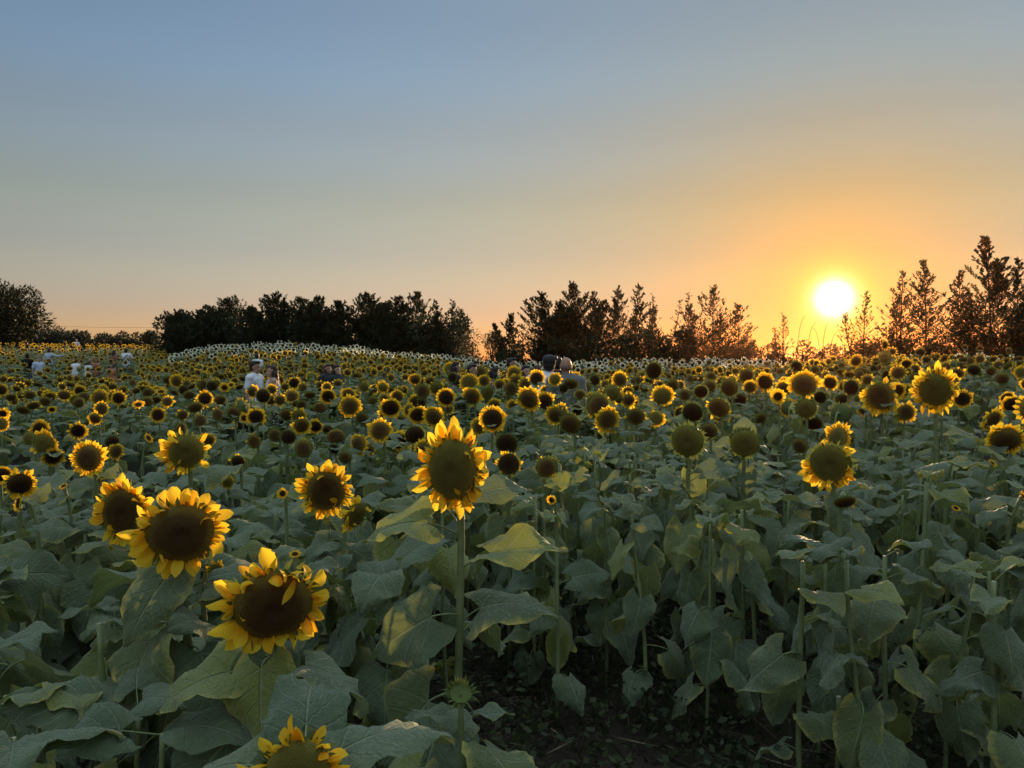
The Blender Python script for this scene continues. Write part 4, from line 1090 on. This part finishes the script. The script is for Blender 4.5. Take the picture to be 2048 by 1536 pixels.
def mass(plants, templates):
    big = Geo()
    arr = [(t, t.arrays()) for t in templates]
    byt = {}
    for h in plants:
        ok = [i for i, t in enumerate(templates) if t.style == h['style']] or list(range(len(templates)))
        byt.setdefault(int(RNG.choice(ok)), []).append(h)
    for ti, hs in byt.items():
        V, A, F = arr[ti][1]
        n = len(V)
        for h in hs:
            C = h['C']; gz = float(ground_z(C.x, C.y)); s = (C.z - gz) / 1.15
            d = face_dir(C, h['yaw'], 0); a = math.atan2(d.x, -d.y)
            R = np.array([[math.cos(a), -math.sin(a), 0], [math.sin(a), math.cos(a), 0], [0, 0, 1]])
            q_ = RNG.uniform(0.8, 1.2); S = V * np.array([q_, q_, s])
            big.V.append(S @ R.T + np.array([C.x, C.y, gz])); A2 = A.copy(); A2[:, 2] = (A2[:, 2] + RNG.random()) % 1; big.A.append(A2)
            for f, m in F: big.F.append((f + big.n, m))
            big.n += n
    # join face arrays of equal width and material
    out = {}
    for f, m in big.F: out.setdefault((f.shape[1], m), []).append(f)
    big.F = [(np.vstack(v), k[1]) for k, v in out.items()]
    return big
def templates(detail, rng, petal_len=None, styles=('full', 'full', 'full', 'full', 'full', 'half', 'half', 'half', 'bare', 'bare', 'bare', 'bare', 'sparse', 'sparse', 'top', 'top'), r=0.075):
    T = []
    for s in styles:
        t = plant_template(rng, s, detail, petal_len, r); t.style = s; T.append(t)
    return T
rt = np.random.default_rng(5)
midp = [h for h in MASS if h['C'].length < 15]; farp = [h for h in MASS if h['C'].length >= 15]
g = mass(midp, templates(2, rt)); g.merge(mass(LEAFY_MASS, templates(2, rt, None, ('none', 'none', 'none')))); gf = mass(farp, templates(0, rt, 0.62, ('full', 'full', 'full', 'full', 'full', 'half', 'half', 'bare', 'bare', 'sparse', 'top')))
g.merge(gf)
o = obj('sunflower_field', g.mesh('sunflower_field', [M_LEAF, M_STEM, M_PETAL, M_DISC[0], M_BRACT]))
tag(o, 'mass of distant yellow sunflowers filling the field towards the trees', 'sunflowers', None, 'stuff')
# white sunflowers at the back of the field: the largest 298 singly, the rest as one mass
WHITES.sort(key=lambda h: -h['w'] if in_view(h) else 1000)
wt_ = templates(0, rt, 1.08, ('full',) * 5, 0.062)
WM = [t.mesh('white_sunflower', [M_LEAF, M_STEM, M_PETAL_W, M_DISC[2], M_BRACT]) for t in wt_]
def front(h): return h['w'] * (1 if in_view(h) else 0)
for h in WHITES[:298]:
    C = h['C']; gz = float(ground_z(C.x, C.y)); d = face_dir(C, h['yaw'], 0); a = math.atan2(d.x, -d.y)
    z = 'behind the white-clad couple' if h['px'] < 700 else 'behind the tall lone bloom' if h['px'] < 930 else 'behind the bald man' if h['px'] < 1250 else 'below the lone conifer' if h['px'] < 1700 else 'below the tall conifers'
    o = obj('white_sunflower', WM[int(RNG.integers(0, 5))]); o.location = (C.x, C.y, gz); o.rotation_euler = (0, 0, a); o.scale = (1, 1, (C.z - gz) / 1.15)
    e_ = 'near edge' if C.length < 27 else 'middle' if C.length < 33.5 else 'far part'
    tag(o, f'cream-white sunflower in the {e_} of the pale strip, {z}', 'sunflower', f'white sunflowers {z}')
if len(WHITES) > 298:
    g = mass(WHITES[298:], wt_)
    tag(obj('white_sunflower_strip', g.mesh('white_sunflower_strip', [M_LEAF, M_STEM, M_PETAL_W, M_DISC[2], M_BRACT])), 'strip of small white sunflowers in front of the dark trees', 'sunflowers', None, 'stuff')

# ------------------------------------------------------------------ weeds, grass and straw on the ground
def cloud(P, D, L, W, rng, rnd=None, bend=0.0):
    """thin pointed leaves: P bases, D directions, L lengths, W half widths"""
    n = len(P); D = D / (np.linalg.norm(D, axis=1)[:, None] + 1e-9)
    q = rng.normal(size=(n, 3)); S = np.cross(D, q); S /= np.linalg.norm(S, axis=1)[:, None] + 1e-9
    m_ = P + D * (L * 0.45)[:, None]; t = P + D * L[:, None] + np.array([0, 0, -1.0]) * (bend * L)[:, None] if np.ndim(bend) or bend else P + D * L[:, None]
    V = np.stack([P, m_ - S * W[:, None], t, m_ + S * W[:, None]], 1).reshape(-1, 3)
    F = np.arange(n * 4).reshape(n, 4)
    r = rng.random(n) if rnd is None else rnd
    A = np.repeat(np.stack([np.zeros(n), np.zeros(n), r], -1), 4, axis=0)
    return V, F, A
def undergrowth():
    rg = np.random.default_rng(21)
    def spots(n, r0, r1):
        r = np.sqrt(rg.uniform(r0 * r0, r1 * r1, n)); a = rg.uniform(-0.68, 0.68, n)
        x, y = r * np.sin(a), r * np.cos(a)
        return np.stack([x, y, ground_z(x, y) - 0.004], -1)
    n = 16000; P = spots(n, 1.6, 8.5)
    patch = np.sin(P[:, 0] * 2.3 + 1) * np.sin(P[:, 1] * 1.9 + 0.4) + rg.normal(0, 0.5, n) > -0.2
    P = P[patch]; n = len(P)
    D = rg.normal(size=(n, 3)) * 0.55 + [0, 0, 0.9]
    V, F, A = cloud(P, D, rg.uniform(0.05, 0.22, n), rg.uniform(0.0015, 0.004, n), rg)
    g = Geo(); g.add(V, F, 0, A)
    m = 2400; C = spots(m, 1.8, 7.0); k = 14       # broad-leaved weeds in low clumps
    B = np.repeat(C, k, 0) + rg.normal(0, 0.045, (m * k, 3)) * [1, 1, 0.0]
    hh = rg.uniform(0.01, 0.20, m * k) * np.repeat(rg.uniform(0.4, 1.4, m), k); B[:, 2] += hh
    D = rg.normal(size=(m * k, 3)); D[:, 2] = np.abs(D[:, 2]) * 0.35
    V, F, A = cloud(B, D, rg.uniform(0.02, 0.055, m * k), rg.uniform(0.006, 0.017, m * k), rg)
    g.add(V, F, 0, A)
    tag(obj('undergrowth', g.mesh('undergrowth', [M_WEED], smooth=False)), 'low weeds and grass on the soil between the stalks', 'weeds', None, 'stuff')
    n = 5200; P = spots(n, 1.6, 6.5) + [0, 0, 0.012]
    D = rg.normal(size=(n, 3)) * [1, 1, 0.14]
    V, F, A = cloud(P, D, rg.uniform(0.05, 0.24, n), rg.uniform(0.001, 0.003, n), rg)
    g = Geo(); g.add(V, F, 0, A)
    tag(obj('straw', g.mesh('straw', [M_STRAW], smooth=False)), 'dry straw and dead stalks lying on the dark soil', 'straw', None, 'stuff')
undergrowth()

# cut stumps of picked stalks
for px, py, d, lb in ((1673, 1392, 2.7, 'pale cut stalk stub standing alone among low weeds'), (1507, 1118, 3.3, 'cut stalk stub between two big leaves, right of the lone tall bloom'), (1427, 1078, 3.6, 'thin cut stalk below the larger petal-less head'), (207, 1245, 2.5, 'cut stalk stub behind leaves near the broad dark-disc bloom')):
    p = at(px, py, d); bz = float(ground_z(p.x, p.y)) - 0.02; H = p.z - bz
    g = Geo()
    zz = np.linspace(0, H, 9); P = np.stack([0.01 * np.sin(zz * 6), 0.008 * np.cos(zz * 5), zz], -1)
    V, F = tube(P, 0.0095 + 0.0016 * np.sin(zz * 26), 9); g.add(V, F[0], 0); g.F.append((F[1], 1)); g.F.append((F[2], 0))
    o = obj('cut_stalk', g.mesh('cut_stalk', [M_STEM, M_CUT])); o.location = (p.x, p.y, bz); tag(o, lb, 'stalk', 'cut stalks')

# a closed bud on a young stalk in the foreground
def bud_plant(px, py, d):
    C = at(px, py, d); bz = float(ground_z(C.x, C.y)) - 0.02
    root = empty('sunflower_bud', (C.x, C.y + 0.03, bz)); tag(root, 'young stalk with a closed green star-shaped bud in front of the tall lone bloom', 'plant')
    h = C.z - bz
    P = bezier(np.zeros(3), np.array([0.03, 0.02, h * .4]), np.array([-0.01, 0.02, h * .7]), np.array([0, -0.03, h - 0.02]), 9)
    g = Geo(); V, F = tube(P, np.linspace(0.012, 0.008, 9), 8); g.add(V, F); obj('stem', g.mesh('stem', [M_STEM]), root)
    for k, (f, az, kind, sc) in enumerate(((0.96, 185, 10, 0.38), (0.95, 5, 10, 0.36), (0.84, 100, 0, 0.5), (0.76, 325, 3, 0.85), (0.72, 200, 2, 0.9), (0.68, 290, 9, 1.0), (0.66, 245, 4, 0.85), (0.7, 15, 3, 0.95))):
        q = P[min(8, int(f * 8))]
        obj('leaf', LEAF_HI[kind], root, Matrix.Translation(q) @ Matrix.Rotation(math.radians(az), 4, 'Z') @ Matrix.Scale(sc, 4))
    obj('bud', calyx_geo(77, 18, 0.75, 48).mesh('bud', [M_BRACT]), root, Matrix.Translation((0, -0.03, h)) @ frame(Vector((0.1, -0.5, 0.85))) @ Matrix.Scale(0.03, 4))
bud_plant(922, 1385, 2.05)

# ------------------------------------------------------------------ trees
def tree_things(name, x, y, trunkgeo, crowngeo, fmat, label, group, cat='tree'):
    gz = float(ground_z(x, y)) - 0.05
    root = empty(name, (x, y, gz)); tag(root, label, cat, group)
    obj('trunk', trunkgeo.mesh('trunk', [M_BARK]), root)
    o = obj('crown', crowngeo.mesh('crown', [fmat], smooth=False), root)
    return root
def place(px, d):
    p = at(px, 725, d); return p.x, p.y
def conifer(px, top, hw, d, label, dens=1.0, mat=None, seed=0, leaders=1, spread=0.5, group=None, bare_low=0.05, spiky=1.0, full=0.0):
    """juniper or cypress: leaders with rising branches, side twigs and slim sprays"""
    rg = np.random.default_rng(seed + int(px) + 500)
    x, y = place(px, d); gz = float(ground_z(x, y))
    H = CAM_Z + (725 - top) / FPX * d - gz + 0.05; R = hw / FPX * d * 1.45
    wood, leaf = Geo(), Geo()
    for li in range(leaders):
        off = np.array([0, 0]) if li == 0 else rg.uniform(-1, 1, 2) * spread * R * 1.5
        h = H if li == 0 else H * rg.uniform(0.74, 0.95)
        tip = np.array([off[0] + rg.normal(0, 0.03) * H, off[1], h])
        P = bezier(np.array([0, 0, -0.1]), np.array([off[0] * 0.5, off[1] * 0.5, h * 0.3]), np.array([off[0], off[1], h * 0.6]), tip, 10)
        V, F = tube(P, np.linspace(0.035 * H / 4 + 0.015, 0.005, 10), 6); wood.add(V, F)
        nb = int((100 if leaders == 1 else 74) * min(1.6, max(0.6, dens ** 0.5)))
        for b in range(nb):
            f = bare_low + (1 - bare_low) * (b + rg.random()) / nb
            i = min(8.999, f * 9); k = int(i); o_ = P[k] * (1 - i + k) + P[k + 1] * (i - k)
            env = np.interp(f, [0, 0.12, 0.35, 0.6, 0.85, 1], [0.85, 1.0, 0.95, 0.70 + 0.22 * full, 0.30 + 0.22 * full, 0.05 + 0.08 * full]) * (1 if li == 0 else 0.75)
            L = max(0.08, R * env * rg.uniform(0.45, 1.2))
            az = rg.uniform(0, 2 * math.pi); e0 = math.radians(rg.uniform(0, 32) + 30 * f)
            dh = np.array([math.cos(az), math.sin(az), 0]); sd = np.array([-math.sin(az), math.cos(az), 0])
            d0 = dh * math.cos(e0) + np.array([0, 0, math.sin(e0)]); e1 = e0 + math.radians(rg.uniform(5, 35)); d1 = dh * math.cos(e1) + np.array([0, 0, math.sin(e1)])
            ns = 5
            B = np.stack([o_ + (d0 * (1 - s / 2) + d1 * s / 2) * L * s for s in np.linspace(0, 1, ns)])
            V, F = tube(B, np.linspace(0.010, 0.003, ns), 3, closed=False); wood.add(V, F)
            nt = int((2 + 5 * L) * min(1.5, dens ** 0.35)) + 1
            t = np.clip(rg.beta(1.5, 1.0, nt), 0.08, 1)
            idx = np.minimum(3.999, t * 4); kk = idx.astype(int); u = (idx - kk)[:, None]
            Q = B[kk] * (1 - u) + B[kk + 1] * u
            side = rg.choice([-1, 1], nt)[:, None] * sd[None] * rg.uniform(0.3, 1.0, (nt, 1))
            TD = d1[None] * 0.8 + side + np.stack([0 * t, 0 * t, rg.uniform(-0.1, 0.55, nt)], -1); TD /= np.linalg.norm(TD, axis=1)[:, None]
            TL = np.clip(L * 0.5 * (1.15 - t), 0.10, 0.6) * rg.uniform(0.6, 1.2, nt)
            nl = max(4, int((5.5 if spiky > 0.9 else 8.5) * dens ** 0.6))
            q = rg.uniform(0.0, 1.0, (nt, nl))
            LP = (Q[:, None, :] + TD[:, None, :] * (TL[:, None] * q)[..., None]).reshape(-1, 3)
            LD = (TD[:, None, :] + rg.normal(0, 0.38, (nt, nl, 3))).reshape(-1, 3)
            m = len(LP); Ls = rg.uniform(0.07, 0.19, m) * spiky * (0.85 + 0.15 * H / 4)
            V, F, A = cloud(LP, LD, Ls, Ls * rg.uniform(0.12, 0.20, m), rg); leaf.add(V, F, 0, A)
        m = 22
        Q = P[-1] + np.stack([rg.normal(0, 0.02, m), rg.normal(0, 0.02, m), -rg.uniform(0, 0.45, m)], -1)
        V, F, A = cloud(Q, rg.normal(0, 0.45, (m, 3)) + [0, 0, 1], rg.uniform(0.07, 0.16, m), np.full(m, 0.014), rg); leaf.add(V, F, 0, A)
    return tree_things('conifer', x, y, wood, leaf, mat or M_CONIFER, label, group)
def bushy(name, px, top, hw, d, label, mat, seed=0, n=2600, lumps=9, leaf=0.16, group=None, cat='tree', flat=1.0, lift=0.25, slim=0.3):
    """round-crowned tree or shrub: limbs carrying lumps of leaves"""
    rg = np.random.default_rng(seed + (int(px) + 500) * 3 + 11)
    x, y = place(px, d); gz = float(ground_z(x, y))
    H = CAM_Z + (725 - top) / FPX * d - gz + 0.05; R = hw / FPX * d
    wood, lf = Geo(), Geo()
    V, F = tube(bezier(np.array([0, 0, -0.1]), np.array([0.05, 0, H * .2]), np.array([-0.05, 0, H * .4]), np.array([0, 0, H * .6]), 6), np.linspace(0.05 * H / 3 + 0.02, 0.03, 6), 6); wood.add(V, F)
    per = n // lumps
    for k in range(lumps):
        a = rg.uniform(0, 6.28); rr = R * math.sqrt(rg.random()) * 0.72
        zt = lift + (1 - lift) * rg.uniform(0.1, 0.82) * (1 - 0.35 * (rr / R) ** 2)
        c = np.array([rr * math.cos(a), rr * math.sin(a), H * zt])
        if k == 0: c = np.array([rg.normal(0, 0.1) * R, 0, H * 0.80])
        s = np.array([R * rg.uniform(0.28, 0.5), R * rg.uniform(0.28, 0.5), H * rg.uniform(0.14, 0.24) * flat])
        c[2] = min(c[2], H - s[2] * 0.95)
        V, F = tube(np.stack([[0, 0, H * 0.25], c * [0.5, 0.5, 0.75], c]), [0.035, 0.022, 0.01], 4); wood.add(V, F)
        q = rg.normal(size=(per, 3)); q /= np.linalg.norm(q, axis=1)[:, None]
        Q = c + q * (rg.uniform(0.35, 1.05, per) ** 0.6)[:, None] * s
        Q[:, 2] = np.maximum(Q[:, 2], 0.02)
        D = q + rg.normal(0, 0.6, (per, 3)) + [0, 0, 0.25]
        L = rg.uniform(0.5, 1.3, per) * leaf
        V, F, A = cloud(Q, D, L, L * rg.uniform(slim * 0.6, slim * 1.2, per), rg); lf.add(V, F, 0, A)
    return tree_things(name, x, y, wood, lf, mat, label, group, cat)

# far left: big pine and a row of olives
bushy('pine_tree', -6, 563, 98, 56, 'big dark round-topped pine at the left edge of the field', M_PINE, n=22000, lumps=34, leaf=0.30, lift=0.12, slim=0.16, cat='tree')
OL = [(18, 657, 34, 'under the pine'), (66, 653, 33, 'just right of the pine trunk'), (112, 653, 32, 'with the tallest crown of the row'), (152, 660, 24, 'right of the tallest in its row'), (206, 664, 28, 'in the middle of its row'), (246, 664, 26, 'with two small tops'), (297, 661, 28, 'last of its row before the gap')]
for k, (px, top, hw, s) in enumerate(OL):
    bushy('olive_tree', px, top, hw * 1.2, 66, 'low grey-green olive tree ' + s, M_OLIVE, n=5200, lumps=15, leaf=0.22, group='row of olive trees', lift=0.1, slim=0.2)
# dark belt in the middle
BELT = [(362, 633, 36, 2, 'rounded dark conifer at the left end of the belt'), (408, 628, 36, 2, 'low dark conifer second from the left end of the belt'), (458, 606, 40, 3, 'dark broad conifer with twin tops above the white flowers'),
        (503, 622, 34, 2, 'lower dark conifer in the dip right of the twin-topped one'), (551, 595, 40, 2, 'pointed dark conifer above the white-clad couple'), (600, 603, 34, 2, 'dark conifer just right of the pointed one above the couple'), (632, 598, 32, 2, 'dark conifer with short spire, fourth before the gap'),
        (682, 609, 36, 2, 'dark conifer in the middle of the belt with flat shoulder'), (731, 593, 40, 2, 'tallest pointed dark conifer in the belt centre'), (773, 616, 34, 1, 'lower dark conifer between two tall spires'), (802, 598, 32, 2, 'dark conifer with slender spire left of the sharpest one'), (830, 592, 34, 1, 'sharp-tipped dark conifer near the right end of the belt')]
for k, (px, top, hw, ld, s) in enumerate(BELT):
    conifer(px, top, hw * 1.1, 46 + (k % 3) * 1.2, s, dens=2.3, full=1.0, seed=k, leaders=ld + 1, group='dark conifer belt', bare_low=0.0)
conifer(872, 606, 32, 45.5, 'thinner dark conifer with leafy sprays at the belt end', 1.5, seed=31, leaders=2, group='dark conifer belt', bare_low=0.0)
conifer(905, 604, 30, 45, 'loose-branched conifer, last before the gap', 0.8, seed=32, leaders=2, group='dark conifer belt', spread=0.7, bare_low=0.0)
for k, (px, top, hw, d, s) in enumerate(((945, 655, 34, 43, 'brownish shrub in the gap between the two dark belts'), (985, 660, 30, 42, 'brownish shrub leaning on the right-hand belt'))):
    bushy('shrub', px, top, hw, d, s, M_DRY_SUNLIT_BUSH, n=2600, lumps=12, leaf=0.13, group='brownish shrubs in the gap', cat='shrub', lift=0.08, slim=0.2)
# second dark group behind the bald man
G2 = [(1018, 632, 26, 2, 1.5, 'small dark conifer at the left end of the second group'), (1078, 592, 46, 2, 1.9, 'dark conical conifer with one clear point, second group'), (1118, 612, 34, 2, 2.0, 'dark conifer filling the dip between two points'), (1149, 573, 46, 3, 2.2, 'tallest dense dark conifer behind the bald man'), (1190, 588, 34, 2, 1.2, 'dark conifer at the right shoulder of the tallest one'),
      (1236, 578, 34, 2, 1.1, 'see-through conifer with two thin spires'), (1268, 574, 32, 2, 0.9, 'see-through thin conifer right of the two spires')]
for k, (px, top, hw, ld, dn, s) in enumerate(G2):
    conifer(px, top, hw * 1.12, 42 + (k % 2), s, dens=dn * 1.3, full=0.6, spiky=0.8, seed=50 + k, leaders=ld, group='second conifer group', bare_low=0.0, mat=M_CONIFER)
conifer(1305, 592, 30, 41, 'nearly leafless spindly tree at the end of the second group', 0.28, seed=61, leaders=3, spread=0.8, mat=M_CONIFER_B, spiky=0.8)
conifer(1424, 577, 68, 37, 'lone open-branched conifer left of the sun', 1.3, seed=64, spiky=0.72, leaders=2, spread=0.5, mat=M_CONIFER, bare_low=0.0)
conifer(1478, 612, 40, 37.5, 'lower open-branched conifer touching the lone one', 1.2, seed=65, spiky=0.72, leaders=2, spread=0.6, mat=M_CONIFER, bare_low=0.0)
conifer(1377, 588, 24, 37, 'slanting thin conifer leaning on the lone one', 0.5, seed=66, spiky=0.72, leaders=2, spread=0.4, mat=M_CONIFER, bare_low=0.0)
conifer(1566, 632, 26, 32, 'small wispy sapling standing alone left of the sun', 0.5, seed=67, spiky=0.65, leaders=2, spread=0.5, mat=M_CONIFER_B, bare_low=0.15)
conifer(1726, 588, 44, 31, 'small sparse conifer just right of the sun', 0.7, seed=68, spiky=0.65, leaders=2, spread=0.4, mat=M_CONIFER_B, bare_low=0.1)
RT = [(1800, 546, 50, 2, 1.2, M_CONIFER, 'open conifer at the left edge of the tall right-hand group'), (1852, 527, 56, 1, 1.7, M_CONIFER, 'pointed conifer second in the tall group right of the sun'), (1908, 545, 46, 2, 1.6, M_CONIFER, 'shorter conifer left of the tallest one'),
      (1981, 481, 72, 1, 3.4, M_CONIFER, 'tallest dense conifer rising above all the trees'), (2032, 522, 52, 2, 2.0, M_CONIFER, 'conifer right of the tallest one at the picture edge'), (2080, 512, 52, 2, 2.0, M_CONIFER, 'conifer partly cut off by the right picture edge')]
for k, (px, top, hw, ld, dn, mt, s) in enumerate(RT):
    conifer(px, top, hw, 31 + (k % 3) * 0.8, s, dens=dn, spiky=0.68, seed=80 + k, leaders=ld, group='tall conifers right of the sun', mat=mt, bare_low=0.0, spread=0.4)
# low hedge at the foot of the trees
HD = [(1025, 690, 44, 41), (1095, 672, 48, 41), (1170, 668, 48, 41), (1245, 665, 44, 40), (1312, 655, 40, 39.5), (1365, 652, 34, 39), (1420, 668, 40, 37), (1490, 672, 38, 36), (1545, 684, 40, 33), (1605, 683, 38, 33), (1665, 686, 38, 32), (1725, 682, 36, 32), (1790, 668, 42, 32), (1860, 655, 44, 32.5), (1935, 650, 46, 33), (2010, 650, 46, 33)]
names = ['behind the long-haired women', 'behind the leaning white shirt', 'behind the bald man', 'below the see-through conifers', 'below the spindly tree', 'below the slanting conifer', 'at the foot of the lone conifer', 'at the foot of the lower open conifer', 'below the wispy sapling', 'in the low gap left of the sun', 'straight under the sun', 'below the small sparse conifer', 'below the open conifer of the tall group', 'below the pointed conifer of the tall group', 'left of the tallest conifer trunk', 'at the foot of the tallest conifer']
for k, ((px, top, hw, d), s) in enumerate(zip(HD, names)):
    bushy('hedge_bush', px, top, hw * 1.15, d, 'low dark hedge bush ' + s, M_DRY_SUNLIT_BUSH if 8 <= k <= 11 else M_CONIFER_B if k in (6, 7, 12) else M_CONIFER, n=3000, lumps=13, leaf=0.13 if k >= 6 else 0.2, group='low hedge under the trees', cat='shrub', lift=0.06, slim=0.25)  # brown bushes under the sun: its reddish light painted into the foliage
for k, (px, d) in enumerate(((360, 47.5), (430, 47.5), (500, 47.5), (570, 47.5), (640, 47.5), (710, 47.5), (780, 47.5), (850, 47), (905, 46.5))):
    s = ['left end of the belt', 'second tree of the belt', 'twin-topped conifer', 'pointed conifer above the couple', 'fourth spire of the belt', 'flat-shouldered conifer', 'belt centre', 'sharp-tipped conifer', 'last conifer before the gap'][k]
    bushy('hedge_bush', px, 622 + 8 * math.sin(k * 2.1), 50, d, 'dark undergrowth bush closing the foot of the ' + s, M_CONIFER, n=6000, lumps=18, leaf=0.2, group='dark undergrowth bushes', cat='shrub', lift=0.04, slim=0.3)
# dry tall stalks curving against the glow
STK = [(1597, 632, 0.25), (1618, 640, 0.35), (1637, 655, -0.25), (1648, 633, 0.35), (1662, 658, 0.4), (1683, 650, -0.3), (1703, 640, 0.3)]
for k, (px, top, bend) in enumerate(STK):
    d = 31.0; x, y = place(px, d); gz = float(ground_z(x, y)) - 0.05; H = CAM_Z + (725 - top) / FPX * d - gz
    P = bezier(np.array([0, 0, 0.0]), np.array([-bend * 0.3, 0, H * .4]), np.array([-bend * 0.4, 0, H * 0.95]), np.array([bend * 1.1, 0, H]), 12)
    g = Geo(); V, F = tube(P, np.linspace(0.014, 0.005, 12), 5); g.add(V, F)
    o = obj('dry_stalk', g.mesh('dry_stalk', [M_BARK])); o.location = (x, y, gz)
    tag(o, 'thin dry stalk, number %s from the wispy sapling towards the sparse conifer' % ('one', 'two', 'three', 'four', 'five', 'six', 'seven')[k], 'stalk', 'dry stalks under the sun')
# overhead wire far left
t = np.linspace(0, 1, 24)
a, b = at(-120, 640, 76), at(520, 650, 70)
P = np.array(a)[None] * (1 - t)[:, None] + np.array(b)[None] * t[:, None]; P[:, 2] -= 4 * 0.45 * t * (1 - t)
g = Geo(); V, F = tube(P, 0.009, 4); g.add(V, F)
tag(obj('overhead_wire', g.mesh('overhead_wire', [HAIRC['black']])), 'thin overhead wire above the olive trees', 'wire')

# ------------------------------------------------------------------ thin warm haze, added to stand in for lens glare near the sun
def make_haze(density=0.00009, g=0.88):
    m, nt = new_mat('glare_haze'); n = N(nt)
    v = n('ShaderNodeVolumePrincipled'); v.inputs['Color'].default_value = (1.0, 0.42, 0.20, 1); v.inputs['Density'].default_value = density; v.inputs['Anisotropy'].default_value = g
    o = n('ShaderNodeOutputMaterial'); n.link(v.outputs[0], o.inputs['Volume'])
    x, z0, z1 = 905.0, -10.0, 9.5
    V = [(a * x, b * x, c) for c in (z0, z1) for a, b in ((-1, -1), (1, -1), (1, 1), (-1, 1))]
    F = np.array([[3, 2, 1, 0], [4, 5, 6, 7], [0, 1, 5, 4], [1, 2, 6, 5], [2, 3, 7, 6], [3, 0, 4, 7]])
    gm = Geo(); gm.add(V, F)
    tag(obj('haze', gm.mesh('haze', [m], smooth=False)), 'thin warm haze added over the field for glare near the sun', 'haze', None, 'stuff')
make_haze()
